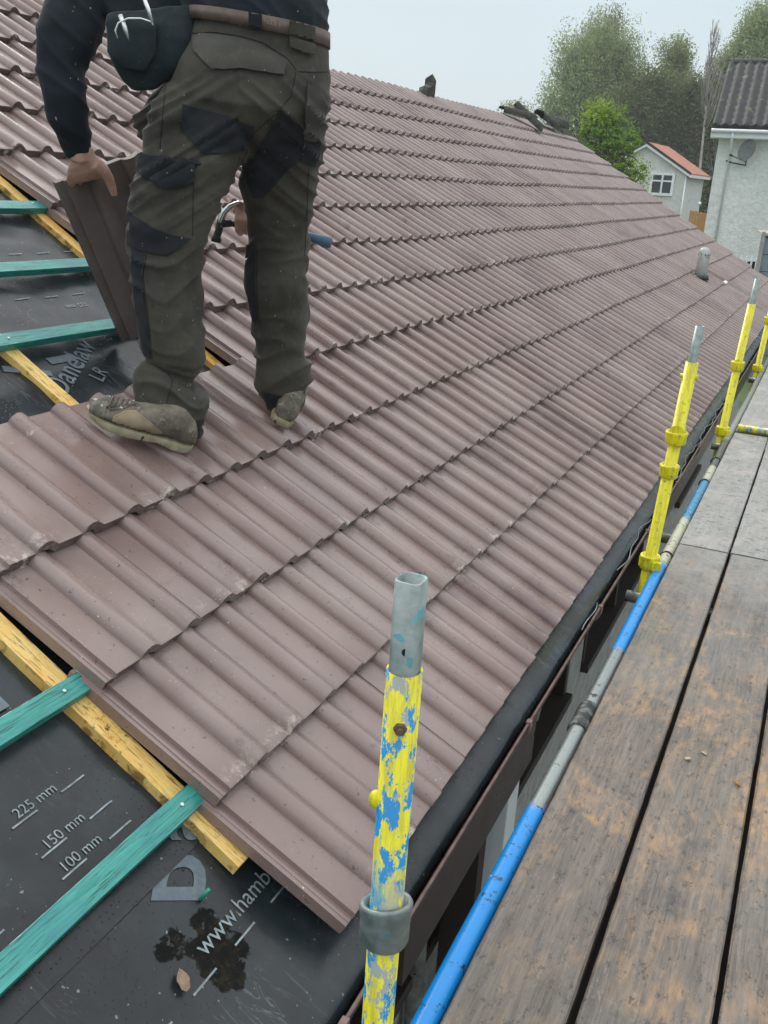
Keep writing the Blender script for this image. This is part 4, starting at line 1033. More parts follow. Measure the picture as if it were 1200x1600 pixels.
patch('inner_knee_panel', [(388, 372), (400, 388), (399, 440), (402, 500), (397, 503), (390, 470), (386, 440), (386, 400)], pk, stitch=False)
patch('hem_patch', [(256, 662), (285, 661), (317, 655), (314, 674), (308, 689), (285, 687), (262, 678)], pk, stitch=False, off=.003)
patch('hem_patch', [(412, 612), (440, 618), (480, 610), (474, 626), (462, 641), (440, 641), (420, 637)], pk, stitch=False, off=.003)
patch('hem_tab', [(211, 626), (220, 618), (245, 640), (275, 652), (268, 664), (262, 674), (238, 655), (218, 640)], M['trouser_flap'], stitch=False, off=.004)
for ln in ([(262, 110), (255, 170), (250, 232)], [(304, 250), (302, 300), (301, 368)], [(300, 52), (330, 50), (370, 55), (410, 66), (450, 92), (463, 110)], [(463, 110), (455, 150), (437, 172)], [(437, 172), (400, 205), (374, 262)], [(437, 172), (462, 190), (477, 204)],
           [(228, 398), (224, 428), (227, 462), (233, 505), (238, 562)], [(236, 566), (262, 580), (270, 596), (262, 622), (256, 650)], [(402, 386), (401, 440), (404, 500)], [(466, 112), (490, 113), (512, 112)], [(482, 262), (480, 320), (476, 400)]):
    seam('seam', ln, .0013, pk, off=.0004)
# belt in its loops
bl = MB()
rings_b = []
for (l_, r_) in (((296, 32), (516, 76)), ((296, 12), (516, 52))):
    A = H(*l_, 2.82); B = H(*r_, 2.82); c = (A+B)/2; u = (B-A)/2*1.0; v = HF*u.length*.655; rings_b.append([c + u*cos(2*pi*k/48)*(abs(cos(2*pi*k/48))**2.35+abs(sin(2*pi*k/48))**2.35)**(-1/2.35) + v*sin(2*pi*k/48)*(abs(cos(2*pi*k/48))**2.35+abs(sin(2*pi*k/48))**2.35)**(-1/2.35) for k in range(48)])
vs = rings_b[0] + rings_b[1]; c_ = sum(vs, Vector())/len(vs)
vs2 = [c_ + (v-c_)*.975 for v in vs]; allv = vs + vs2; fs = []
for k in range(48):
    k2 = (k+1) % 48; fs += [(k, k2, 48+k2, 48+k), (96+k2, 96+k, 144+k, 144+k2), (k2, k, 96+k, 96+k2), (48+k, 48+k2, 144+k2, 144+k)]
bl.add(allv, fs, True); belt = bl.build('belt', M['leather'], body)
BB = bvh_of(belt)
patch('belt_loop', [(389, 0), (411, 0), (409, 50), (389, 47)], pk, BB, trous, off=.004, th=.003, step=3, stitch=False) 
patch('belt_tab', [(453, 14), (490, 30), (490, 62), (486, 84), (452, 72), (451, 45)], M['trouser'], BB, trous, off=.005, th=.004, step=3, stitch=False)
patch('belt_tab_end', [(451, 60), (489, 72), (487, 87), (451, 76)], M['trouser'], BT, trous, off=.012, th=.004, step=3, stitch=False)
patch('belt_loop', [(389, 40), (409, 40), (408, 50), (389, 47)], pk, BT, trous, off=.010, th=.003, step=3, stitch=False)
cu = bpy.data.curves.new('t', 'FONT'); cu.body = 'an'; cu.size = 26; cu.resolution_u = 3; to = bpy.data.objects.new('t', cu); COL.objects.link(to); bpy.context.view_layer.update()
me = bpy.data.meshes.new_from_object(to.evaluated_get(bpy.context.evaluated_depsgraph_get())); bpy.data.objects.remove(to); okk = True
for v in me.vertices:
    h_ = hit(BB, 416 + v.co.x, 37 + v.co.x*.22 - v.co.y, .0012)
    if h_ is None: okk = False
    else: v.co = h_
if okk: link('stamped_letters', me, M['leather_worn'], belt)
# tool pouch on the left hip
pm = MB(); loft(pm, [((166, 22), (312, 10), 2.80, .30), ((168, 45), (308, 45), 2.78, .36), ((170, 75), (300, 80), 2.77, .38), ((176, 100), (290, 104), 2.765, .38), ((192, 126), (262, 126), 2.76, .34), ((208, 142), (238, 142), 2.76, .28)])
def pd(P, n_): q = Vector((P.x*9, P.y*9, P.z*9)); return .007*noise.noise(q) + .005*max(0, ridge(noise.noise(q*1.3)))**2
pouch = solidify_remesh('tool_pouch', [pm], .006, M['pouch'], 4, pd); pouch.parent = body
BPo = bvh_of(pouch)
patch('pouch_pocket', [(172, 30), (216, 26), (246, 34), (244, 84), (226, 108), (196, 104), (174, 80)], M['pouch'], BPo, pouch, off=.008, th=.004, step=5)
hk = MB(); arc = [(184, 60), (180, 48), (185, 36), (200, 29), (220, 29), (236, 34), (240, 40)]
hk.tube([H(x, y, 2.69) for x, y in arc], .0028, 8); hk.build('hammer_ring', M['steel'], pouch)
hk = MB(); hk.tube([H(188, 24, 2.70), H(196, 46, 2.69), H(202, 64, 2.695)], [.007, .0075, .002], 6); hk.build('knife', M['steel'], pouch)
hk = MB(); hk.tube([H(224, -6, 2.70), H(232, 16, 2.69), H(239, 36, 2.69)], [.006, .0065, .004], 6); hk.build('knife', M['steel'], pouch)
# boots
def boot(O, fwd, upv, L, parent, flip=1):
    side = upv.cross(fwd).normalized(); fwd = side.cross(upv).normalized(); Mx = Matrix.Translation(O) @ Matrix((fwd, side, upv)).transposed().to_4x4()
    secs = [(-.058, .030, .055), (-.045, .036, .082), (0, .038, .115), (.03, .040, .118), (.065, .042, .105), (.10, .045, .090), (.14, .049, .077), (.18, .051, .069), (.215, .048, .063), (.24, .040, .054), (.256, .024, .040)]
    f_ = L/.305; mb = MB(); n = 20; vs = []
    for (x, w, h) in secs:
        for k in range(n):
            a = 2*pi*k/n; cy, cz = cos(a), sin(a); z = .022 + (h-.022)*(.5+.5*cz) if True else 0
            ww = w*(abs(cy)**.75)*(1 if cy > 0 else -1)*(1.0 if cz < 0 else (1 - .15*cz)); vs.append(Mx @ Vector((x*f_, ww*1.05, z)))
    fs = []
    for i in range(len(secs)-1):
        for k in range(n): k2 = (k+1) % n; fs.append((i*n+k, i*n+k2, (i+1)*n+k2, (i+1)*n+k))
    fs += [tuple(reversed(range(n))), tuple((len(secs)-1)*n+k for k in range(n))]
    mb.add(vs, fs, True); bt = solidify_remesh('boot', [mb], .005, M['boot'], 3, lambda P, n_: .003*noise.noise(P*30) + .0015*noise.noise(P*80)); bt.parent = parent
    mb = MB(); ol = []
    prof_ = [(-.062, .0), (-.056, .026), (-.035, .038), (0, .040), (.05, .039), (.09, .043), (.14, .050), (.185, .052), (.22, .046), (.247, .032), (.262, .0)]
    up_ = [(x*f_, w) for x, w in prof_] + [(x*f_, -w) for x, w in reversed(prof_[1:-1])]; n = len(up_); vs = []
    for z, k_ in ((0, .95), (.006, 1.), (.022, 1.01), (.027, .96)):
        for (x, y) in up_:
            arch = .008*math.exp(-((x-.055)/.03)**2) if z < .01 else 0; toe = .012*max(0, (x-.19)/.07)**2 if z < .02 else .006*max(0, (x-.19)/.07)**2
            vs.append(Mx @ Vector((x*k_, y*k_, z + arch + toe)))
    fs = [(j*n+k, j*n+(k+1) % n, (j+1)*n+(k+1) % n, (j+1)*n+k) for j in range(3) for k in range(n)] + [tuple(reversed(range(n))), tuple(3*n+k for k in range(n))]
    mb.add(vs, fs, True); me = mb.mesh('sole'); bm = bmesh.new(); bm.from_mesh(me); bmesh.ops.recalc_face_normals(bm, faces=bm.faces); bm.to_mesh(me); bm.free(); me.set_sharp_from_angle(angle=radians(45)); link('sole', me, M['sole'], bt)
    return bt
def onroofp(px, py, off): d = ray(px, py); t = (E0.dot(nn)+off)/nn.dot(d); return d*t
LB = None
ha = onroofp(292, 706, RH+.001); ta = onroofp(128, 652, RH+.001); fw = (ta-ha); Lb = fw.length
LB = boot(ha + fw.normalized()*.058*(Lb/.315) - fw.normalized()*.0 + HF*.035, fw.normalized(), nn, Lb*.97, body)
BB2 = bvh_of(LB)
patch('toe_cap', [(119, 640), (123, 624), (140, 616), (158, 618), (166, 634), (164, 652), (156, 668), (140, 664), (124, 652)], M['boot_dark'], BB2, LB, off=.001, th=.0015, step=3, stitch=False)
patch('side_panel', [(178, 650), (195, 642), (212, 642), (236, 660), (254, 676), (254, 684), (225, 683), (196, 680), (176, 674), (172, 662)], M['boot_tan'], BB2, LB, off=.0012, th=.0015, step=3)
patch('tongue', [(160, 618), (182, 612), (205, 618), (212, 630), (196, 638), (172, 642), (164, 632)], M['boot_dark'], BB2, LB, off=.001, th=.002, step=3, stitch=False)
for q_ in range(5): seam('lace', [(168 + q_*9, 619 - q_*1.2), (172 + q_*9, 628 - q_*.6), (174 + q_*9, 638 - q_*.8)], .0022, M['leather'], BB2, .003, LB)
for q_ in range(4): seam('lace', [(168 + q_*9, 638 - q_*1.), (174 + q_*9, 628 - q_*.6), (178 + q_*9, 618 - q_*.8)], .0020, M['leather'], BB2, .0045, LB)
hb = onroofp(437, 664, RH+.001); fw = (HF*1.0 + Rv*(-.12)); fw -= nn*fw.dot(nn); fw.normalize()
boot(hb + fw*.052, fw, nn, .30, body)
# the tile in his left hand
Bp = onfelt(206, 534, -.045); hB = Bp.dot(HF)
TLp = H(97, 292, 2.885); ax = (TLp - H(195, 537, hB)); print('held tile length', ax.length)
O_ = H(195, 537, hB); xd = -(ax.normalized()); acr = (Rv*.80 + HF*.60); acr -= xd*acr.dot(xd); acr.normalize(); zd = xd.cross(acr).normalized()
ht = tile_mesh('held_tile', hi=True, seed=9, L=ax.length)
Mh = Matrix((xd, acr, zd)).transposed().to_4x4()
ht.transform(Matrix.Translation(O_) @ Mh @ Matrix.Diagonal((1, .84, 1, 1)))
tag(link('roof_tile', ht, M['tile_raw']), 'single loose brown concrete tile held upright in the roofer\'s left hand', 'roof tile')
# hammer
mb = MB(); hh = 3.115
claw = [(384, 317), (372, 317), (360, 322), (351, 331), (345, 343), (343, 353)]
hc = MB()
hc.tube([H(x, y, hh) for x, y in claw], [.0045, .0065, .0085, .010, .012, .013], 12); 
hc2 = MB(); hc2.tube([H(343, 348, hh), H(342, 360, hh), H(339, 369, hh), H(338.5, 372, hh), H(337.5, 378, hh)], [.0135, .0125, .0125, .0165, .0165], 16)
hc3 = MB(); hc3.tube([H(345, 349, hh), H(362, 349, hh+.01)], [.014, .011], 12)
ham = empty('hammer', H(345, 349, hh)); tag(ham, 'claw hammer with steel head and dusty blue grip, held between the roofer\'s legs', 'hammer')
def hpart(m_, nm, mat): o = m_.build(nm, mat); o.parent = ham; o.matrix_parent_inverse = Matrix.Translation(-ham.location); return o
hpart(hc, 'claw', M['steel']); hc2.add(hc3.v, hc3.f, True); hpart(hc2, 'hammer_head', M['dark_steel'])
mb = MB(); mb.tube([H(358, 349, hh+.006), H(400, 353, hh+.03), H(430, 359, hh+.04)], [.0095, .010, .0105], 12); hpart(mb, 'shaft', M['dark_steel'])
mb = MB(); mb.tube([H(430, 359, hh+.04), H(470, 367, hh+.05), H(490, 372, hh+.052), H(514, 379, hh+.055), H(518, 380, hh+.055)], [.012, .0145, .0155, .0185, .015], 14); hpart(mb, 'grip', M['blue_grip'])
#@@BG
M['dish'] = simple('grey dish mesh', (.10, .11, .105), (.15, .16, .155), 9, (.5, .6), .1)
# ------------------------------------------------------------------ houses behind
def dirp(v): return Vector((v.x, v.y, 0)).normalized()
def prism(mb, base, gd, dd, prof_, L):   # prof_ in (along gd, z) extruded along dd
    n = len(prof_); vs = [base + gd*a + Vector((0, 0, z)) for a, z in prof_] + [base + gd*a + Vector((0, 0, z)) + dd*L for a, z in prof_]
    mb.add(vs, [tuple(reversed(range(n))), tuple(range(n, 2*n))] + [(i, (i+1) % n, n+(i+1) % n, n+i) for i in range(n)])
def hb_(name, cat_, label, base): o = empty(name, base); tag(o, label, cat_); return o
def hp_(mb, name, mat, root, parent=None, **k):
    o = mb.build(name, mat, None, **k); o.parent = parent or root
    if parent is None: o.matrix_parent_inverse = Matrix.Translation(-root.location)
    return o
# white two-storey house on the right
A = U(1125, 207, 30.); B = U(1200, 210, 33.5)
dd = Matrix.Rotation(radians(-3), 3, 'Z') @ dirp(A); gd = Vector((dd.y, -dd.x, 0)); zb = -3.2
base = Vector((A.x, A.y, 0)); ze_ = A.z + .05
hw = hb_('white_house', 'house', 'tall pale roughcast house with black tiled roof and satellite dish at the right edge', Vector((A.x, A.y, zb)))
mb = MB(); mb.add([base + Vector((0,0,zb)), base + gd*12 + Vector((0,0,zb)), base + gd*12 + Vector((0,0,ze_)), base + Vector((0,0,ze_)), base + dd*7.4 + Vector((0,0,zb)), base + gd*12 + dd*7.4 + Vector((0,0,zb)), base + gd*12 + dd*7.4 + Vector((0,0,ze_)), base + dd*7.4 + Vector((0,0,ze_))], [(0,1,2,3), (5,4,7,6), (4,0,3,7), (1,5,6,2), (3,2,6,7), (0,4,5,1)])
hp_(mb, 'wall', M['harl'], hw)
rise = U(1148, 108, 34.5).z - ze_ - .1
for sg in (0, 12):
    pass
def pt(a, d, z): return base + gd*a + dd*d + Vector((0, 0, z))
mb = MB(); e0, r0 = -.42, 3.7
NR, NC2 = 11, 40
vs = []; fs = []
for i in range(NR+1):
    for stp in (0, 1):
        for j in range(NC2*4+1):
            a = -.25 + 12.4*j/(NC2*4); t = min(1, (i)/NR); 
            z = ze_ + .02 + (rise)*(t) + (.16 if stp == 0 else 0) + .04*sin(j*pi/2 + .8*stp)
            d = e0 + (r0-e0)*t
            vs.append(pt(a, d, z))
W_ = NC2*4+1
for i in range(NR*2+1):
    for j in range(W_-1): fs.append((i*W_+j, i*W_+j+1, (i+1)*W_+j+1, (i+1)*W_+j))
mb.add(vs, fs, True)
b2_ = [pt(-.25, e0, ze_-.06), pt(12.2, e0, ze_-.06), pt(12.2, r0, ze_+rise-.06), pt(-.25, r0, ze_+rise-.06), pt(-.25, 7.8, ze_-.06), pt(12.2, 7.8, ze_-.06), pt(-.25, 7.8, ze_+.02), pt(12.2, 7.8, ze_+.02), pt(-.25, r0, ze_+rise+.02), pt(12.2, r0, ze_+rise+.02)]
mb.add(b2_, [(0,3,2,1), (3,4,5,2), (8,9,7,6), (4,6,7,5)])
rf_ = hp_(mb, 'roof', M['dark_tile'], hw)
mb = MB(); mb.tube([pt(-.25, r0, ze_+rise+.05), pt(12.2, r0, ze_+rise+.05)], .13, 8); hp_(mb, 'ridge_tiles', M['ridge_old'], hw, rf_)
mb = MB()
vs = [pt(0, 0, ze_), pt(0, 7.4, ze_), pt(0, r0, ze_+rise-.1)]; vs += [v + gd*.2 for v in vs]; mb.add(vs, [(0,1,2), (5,4,3), (0,3,4,1), (1,4,5,2), (2,5,3,0)]); hp_(mb, 'gable_wall', M['harl'], hw)
def tri_box(mb, c, u, v, w): mb.add([c + u*a + v*b_ + w*d for a in (0, 1) for b_ in (0, 1) for d in (0, 1)], [(0,1,3,2), (4,6,7,5), (0,4,5,1), (2,3,7,6), (0,2,6,4), (1,5,7,3)])
mb = MB(); tri_box(mb, pt(-.25, e0-.02, ze_-.22), gd*12.4, dd*.03, Vector((0,0,.24))); tri_box(mb, pt(-.25, e0+.01, ze_-.24), gd*12.4, dd*(-e0), Vector((0,0,.03))); hp_(mb, 'fascia', M['white'], hw)
mb = MB(); mb.tube([pt(-.25, e0-.07, ze_-.02), pt(12.2, e0-.07, ze_-.02)], .06, 8); hp_(mb, 'gutter', M['white'], hw)
xp = .42
mb = MB(); mb.tube([pt(xp, e0-.05, ze_-.05), pt(xp, e0-.05, ze_-.25), pt(xp, -.06, ze_-.55), pt(xp, -.06, zb)], .042, 10); hp_(mb, 'downpipe', M['white'], hw)
Pd = U(1170, 240, 31.2); t_ = (Pd-base).dot(gd)
mb = MB(); N = 20; vs = []; fs = []
Mdish = (-(dd)*.86 - gd*.45 + Vector((0,0,.35))).normalized().to_track_quat('Z', 'Y').to_matrix()
for r_ in range(7):
    for k in range(N):
        rr_ = .33*r_/6; vs.append(Mdish @ Vector((rr_*.88*cos(2*pi*k/N), rr_*1.08*sin(2*pi*k/N), rr_*rr_*.65)))
for r_ in range(6):
    for k in range(N): fs.append((r_*N+k, r_*N+(k+1) % N, (r_+1)*N+(k+1) % N, (r_+1)*N+k))
cd_ = pt(t_, -.42, Pd.z); mb.add([cd_ + v for v in vs], fs, True)
dh = empty('satellite_dish', pt(t_, 0, Pd.z-.3)); dh.parent = hw; dh.matrix_parent_inverse = Matrix.Translation(-hw.location)
o = mb.build('dish', M['dish']); o.parent = dh; o.matrix_parent_inverse = Matrix.Translation(-dh.location)
mb = MB(); mb.tube([pt(t_, 0, Pd.z-.42), pt(t_, -.2, Pd.z-.40), cd_ + Vector((0,0,-.05))], .02, 6); mb.tube([cd_ + Vector((0,0,-.33)), cd_ - dd*.35 - gd*.42 + Vector((0,0,-.18))], .014, 6); mb.tube([cd_ - dd*.35 - gd*.42 + Vector((0,0,-.18)), cd_ - dd*.35 - gd*.52 + Vector((0,0,-.14))], .035, 8)
mb.tube([pt(t_, -.1, Pd.z-.42), pt(t_-.45, -.12, Pd.z-.36), pt(t_-.62, -.04, Pd.z-.30)], .022, 6)
o = mb.build('dish_arm', M['black']); o.parent = dh; o.matrix_parent_inverse = Matrix.Translation(-dh.location)
# small gabled house
A = U(1074, 270, 50.); gd2 = Vector((.995, -.06, 0)).normalized(); dd2 = Vector((.075, .997, 0)).normalized(); hwid = 2.3
Ap = U(1012, 225, 50.); ez = A.z; rise2 = Ap.z - ez; wdt = 4.7; base2 = Vector((A.x, A.y, 0)) - gd2*wdt; zb2 = -2.8
hs = hb_('gabled_house', 'house', 'small grey gabled house with orange clay roof and white framed window', Vector((base2.x, base2.y, zb2)))
def pt2(a, d, z): return base2 + gd2*a + dd2*d + Vector((0, 0, z))
mb = MB(); pr = [(0, zb2), (wdt, zb2), (wdt, ez), (wdt/2, ez+rise2-.05), (0, ez)]; prism(mb, base2, gd2, dd2, pr, 4.4); hp_(mb, 'wall', M['harl2'], hs)
mb = MB(); e = .25; sl = rise2/(wdt/2)
for sg in (1, -1):
    cx = wdt/2; q = [(cx, ez+rise2+.04), (cx + sg*(wdt/2+e), ez - e*sl+.04), (cx + sg*(wdt/2+e), ez-e*sl+.12), (cx, ez+rise2+.14)]
    if sg < 0: q = list(reversed(q))
    prism(mb, base2 - dd2*.22, gd2, dd2, q, 4.9)
rf2 = hp_(mb, 'roof', M['orange_tile'], hs)
mb = MB()
for sg in (1, -1):
    cx = wdt/2; q = [(cx, ez+rise2-.10), (cx + sg*(wdt/2+e), ez - e*sl-.10), (cx + sg*(wdt/2+e), ez-e*sl+.035), (cx, ez+rise2+.035)]
    if sg < 0: q = list(reversed(q))
    prism(mb, base2 - dd2*.24, gd2, dd2, q, .06)
hp_(mb, 'bargeboard', M['white'], hs)
mb = MB()
for sg in (1, -1):
    cx = wdt/2; q = [(cx, ez+rise2+.04), (cx + sg*(wdt/2+e), ez - e*sl+.04), (cx + sg*(wdt/2+e), ez-e*sl+.16), (cx, ez+rise2+.18)]
    if sg < 0: q = list(reversed(q))
    prism(mb, base2 - dd2*.27, gd2, dd2, q, .10)
hp_(mb, 'verge', M['black'], hs, rf2)
mb = MB(); tri_box(mb, pt2(wdt+.20, -.2, ez-e*sl-.10), gd2*.10, dd2*4.9, Vector((0,0,.14))); hp_(mb, 'gutter', M['white'], hs)
mb = MB(); mb.tube([pt2(wdt-.02, -.05, ez-.1), pt2(wdt-.02, -.05, zb2)], .045, 8); hp_(mb, 'downpipe', M['white'], hs)
wc = U(1028, 287, 50.); ta_ = (wc-base2).dot(gd2); wz = wc.z; ww, wh = .52, .46
mb = MB()
for (x0, x1, z0, z1, dpt) in ((-ww-.14, ww+.14, -wh-.14, -wh, .10), (-ww-.14, ww+.14, wh, wh+.12, .08), (-ww-.14, -ww, -wh, wh, .08), (ww, ww+.14, -wh, wh, .08), (-.045, .045, -wh, wh, .09), (-ww, -.045, .12, .20, .085), (.045, ww, .12, .20, .085)):
    tri_box(mb, pt2(ta_+x0, -dpt, wz+z0), gd2*(x1-x0), dd2*(dpt+.01), Vector((0,0,z1-z0)))
wo_ = hp_(mb, 'window', M['white'], hs)
mb = MB(); tri_box(mb, pt2(ta_-ww, -.02, wz-wh), gd2*2*ww, dd2*.01, Vector((0,0,2*wh))); hp_(mb, 'pane', M['glass'], hs, wo_)
mb = MB(); lp = U(1004, 262, 49.8); mb.box((-.09, -.08, -.22), (.09, .08, .14), Matrix.Translation(lp)); hp_(mb, 'wall_box', M['white'], hs, bevel=.02)
mb = MB(); lp = U(1093, 318, 49.8); mb.sphere(lp, .10, 10, 8); mb.tube([lp + Vector((-.25, .3, -.5)), lp + Vector((.3, -.1, -.5))], .03, 6); hp_(mb, 'outside_lamp', M['white'], hs)
# fences
def fence_run(name, a, b_, h, mat, label, pick=False):
    root = empty(name, a); tag(root, label, 'fence'); d = (b_-a); L = Vector((d.x, d.y, 0)).length; u = dirp(d); w = Vector((-u.y, u.x, 0)); n = int(L/(.12 if not pick else .16))
    mb = MB()
    for i in range(n):
        f_ = .112 if not pick else .055; hh_ = h + .02*random.uniform(-1, 1)
        tri_box(mb, a + u*(i*L/n) + Vector((0,0,d.z*i/n)), u*f_, w*.02, Vector((0,0,hh_)))
    o = mb.build('pickets' if pick else 'fence_boards', mat); o.parent = root; o.matrix_parent_inverse = Matrix.Translation(-a)
    mb = MB(); 
    for zz in (.25, h-.2): tri_box(mb, a + w*.025 + Vector((0,0,zz)), u*L, w*.04, Vector((0,0,.07)))
    o = mb.build('rail', mat); o.parent = root; o.matrix_parent_inverse = Matrix.Translation(-a)
fence_run('timber_fence', U(1078, 332, 44) - Vector((0,0,1.4)), U(1110, 338, 44) - Vector((0,0,1.4)), 1.5, M['fence_wood'], 'orange stained timber fence between the two houses')
fence_run('railing', U(1135, 396, 27) - Vector((0,0,1.0)), U(1198, 403, 27.3) - Vector((0,0,1.0)), 1.0, M['white'], 'white railing of upright bars below the tall pale house', True)
mb = MB(); a_ = U(1128, 398, 27.6) - Vector((0,0,1.3)); mb.box((0, 0, 0), (2.6, .06, 1.22), Matrix.Translation(a_) @ Matrix.Rotation(radians(4), 4, 'Z')); tag(mb.build('railing_backing', M['dark_timber']), 'dark backing board added just behind the white railing to darken its gaps', 'wall')  # backing added so the gaps between the bars read dark
# grey shed beyond the gable
Ps = U(1177, 440, 19.5); mb = MB(); g3 = Vector((1, .12, 0)).normalized(); d3 = Vector((-.12, 1, 0)); hS = U(1177, 368, 19.5).z - Ps.z
sh = empty('grey_shed', Ps - Vector((0,0,2.2))); tag(sh, 'grey slatted shed with a timber corner post behind the roof end at right', 'shed')
def sp_(m_, nm, mat): o = m_.build(nm, mat); o.parent = sh; o.matrix_parent_inverse = Matrix.Translation(-sh.location); return o
for i in range(9): z0 = Ps.z - 2.2 + i*(hS+2.2)/9; tri_box(mb, Vector((Ps.x, Ps.y, z0)) + g3*.08, g3*2.4, d3*1.8, Vector((0,0,(hS+2.2)/9-.012)))
sp_(mb, 'slatted_wall', M['slab'])
mb = MB(); tri_box(mb, Vector((Ps.x, Ps.y-.05, Ps.z-2.2)), g3*.075, d3*.08, Vector((0,0,hS+2.3))); tri_box(mb, Vector((Ps.x+.0, Ps.y-.06, Ps.z+hS+.02)), g3*2.5, d3*2.0, Vector((0,0,.05))); sp_(mb, 'corner_post', M['concrete'])

# ------------------------------------------------------------------ trees
def leaves(centres, radii, n, size, rng, droop=0, frac=.95, kdiv=100):
    """n leaf-sized faces scattered through the lobes; returns arrays"""
    centres = np.array([list(c) for c in centres]); radii = np.array(radii); vol = radii.prod(1)**(2/3); pr = vol/vol.sum()
    idx = rng.choice(len(centres), n, p=pr); d = rng.normal(size=(n, 3)); d /= np.linalg.norm(d, axis=1)[:, None]; r = rng.random(n)**(1/2.2)
    P = centres[idx] + d*r[:, None]*radii[idx]
    # clumping: pull the leaves to random twig centres
    k = max(8, n//kdiv); tw = centres[(ti := rng.choice(len(centres), k, p=pr))] + (lambda q: q/np.linalg.norm(q, axis=1)[:, None])(rng.normal(size=(k, 3)))*(rng.random(k)**(1/2.4))[:, None]*radii[ti]
    a = rng.integers(0, k, n); cs = size*4.2
    Q = tw[a] + np.clip(rng.normal(size=(n, 3)), -1.7, 1.7)*cs*np.array([1, 1, 1.2 + droop*1.6]) - np.array([0, 0, droop*cs])*(rng.random(n)[:, None]*1.6)
    m = rng.random(n) < frac; P[m] = Q[m]
    u = rng.normal(size=(n, 3)); u[:, 2] -= droop*1.2; u /= np.linalg.norm(u, axis=1)[:, None]; w = rng.normal(size=(n, 3)); w -= (w*u).sum(1)[:, None]*u; w /= np.linalg.norm(w, axis=1)[:, None]
    s = (size*(.6 + .8*rng.random(n)))[:, None]
    V = np.stack([P - u*s, P + w*s*.42, P + u*s, P - w*s*.42], 1).reshape(-1, 3)
    return V
def leaf_mesh(name, V, mat, parent, loc):
    n = len(V)//4; me = bpy.data.meshes.new(name); me.vertices.add(len(V)); me.vertices.foreach_set('co', V.astype(np.float32).ravel())
    me.loops.add(4*n); me.loops.foreach_set('vertex_index', np.arange(4*n, dtype=np.int32)); me.polygons.add(n); me.polygons.foreach_set('loop_start', np.arange(0, 4*n, 4, dtype=np.int32)); me.polygons.foreach_set('loop_total', np.full(n, 4, dtype=np.int32)); me.update(); me.validate()
    o = link(name, me, mat); 
    if parent is not None: o.parent = parent; o.matrix_parent_inverse = Matrix.Translation(-Vector(loc))
    return o
def tree(name, label, D, trunk, lobes, n, size, mat, droop=.5, bark='bark', group='trees behind the houses', tr_r=.22, frac=.95, kdiv=100, cat_='tree'):
    """trunk: (px, base py, top py); lobes: (px, py, rx px, ry px[, depth shift])"""
    rng = np.random.default_rng(abs(hash(label)) % 1000 if False else sum(map(ord, label)))
    k = D/FPX; bx = U(trunk[0], trunk[1], D); loc = (bx.x, bx.y, bx.z); root = empty(name, loc); tag(root, label, cat_, group)
    cs = []; rs = []
    for lb in lobes:
        dsh = lb[4] if len(lb) > 4 else rng.uniform(-1, 1)*lb[2]*k*.7
        c_ = U(lb[0], lb[1], D) + HF*dsh; cs.append(c_); rs.append((lb[2]*k, lb[2]*k, lb[3]*k))
    V = leaves(cs, rs, n, size, rng, droop, frac, kdiv)
    leaf_mesh('crown', V, mat, root, loc)
    mb = MB(); top = U(trunk[3] if len(trunk) > 3 else trunk[0], trunk[2], D); pts = [bx.lerp(top, t) + Vector((rng.uniform(-1, 1), rng.uniform(-1, 1), 0))*.12*(0 < t < 1) for t in np.linspace(0, 1, 7)]
    mb.tube(pts, [tr_r*(1-.9*i/6) for i in range(7)], 7)
    for c_, r_ in zip(cs, rs):
        for q in range(5 if len(cs) < 14 else 3):
            t = rng.uniform(.12, .75); a = bx.lerp(top, t); e_ = c_ + Vector((rng.uniform(-.7, .7)*r_[0], rng.uniform(-.7, .7)*r_[1], rng.uniform(.1, .95)*r_[2])); mid = a.lerp(e_, .5) + Vector((rng.uniform(-.3, .3), 0, -.25*r_[2]*rng.uniform(-.3, .8)))
            mb.tube([a, a.lerp(mid, .5), mid, mid.lerp(e_, .55) + Vector((0, 0, .08*r_[2])), e_], [tr_r*.34*(1-t*.5), tr_r*.26, tr_r*.19, tr_r*.12, .012], 5)
    o = mb.build('trunk', M[bark]); o.parent = root; o.matrix_parent_inverse = Matrix.Translation(-Vector(loc)); return root
tree('birch_tree', 'large airy birch with drooping pale green leaves, left of the bright conifer', 64, (905, 330, 60, 910),
     [(870, 170, 26, 26), (858, 165, 18, 16), (885, 130, 28, 34), (900, 95, 28, 30), (884, 78, 18, 22), (925, 75, 28, 30), (940, 55, 22, 20), (930, 120, 30, 40), (960, 100, 26, 34), (975, 80, 22, 24), (985, 120, 26, 34), (905, 150, 28, 34), (945, 165, 34, 34), (985, 160, 26, 30), (880, 190, 22, 20), (1003, 140, 16, 24)], 44000, .085, M['leaf_birch'], .8)
tree('birch_tree', 'russet tinged birch crown standing inside the large pale birch', 66, (942, 330, 45, 940), [(935, 70, 22, 34), (945, 110, 18, 34), (955, 50, 16, 18), (940, 150, 16, 26)], 13000, .085, M['leaf_russet'], .8)
tree('broadleaf_tree', 'slender golden green tree with an open top, left of the bare poplar', 68, (1052, 330, 66, 1055), [(1055, 85, 14, 20), (1048, 105, 17, 20), (1062, 115, 18, 20), (1070, 95, 10, 16), (1050, 140, 20, 24), (1068, 145, 18, 22), (1040, 75, 8, 12)], 17000, .085, M['leaf_gold'], .2)
tree('broadleaf_tree', 'dark green bushy tree behind the orange roofed house', 62, (1020, 340, 120, 1022), [(1000, 165, 24, 26), (1022, 145, 24, 24), (1045, 165, 26, 28), (1015, 195, 30, 26), (1048, 200, 28, 24), (978, 185, 20, 26), (1070, 175, 22, 28), (1040, 150, 20, 18)], 42000, .095, M['leaf_dark'], .3)
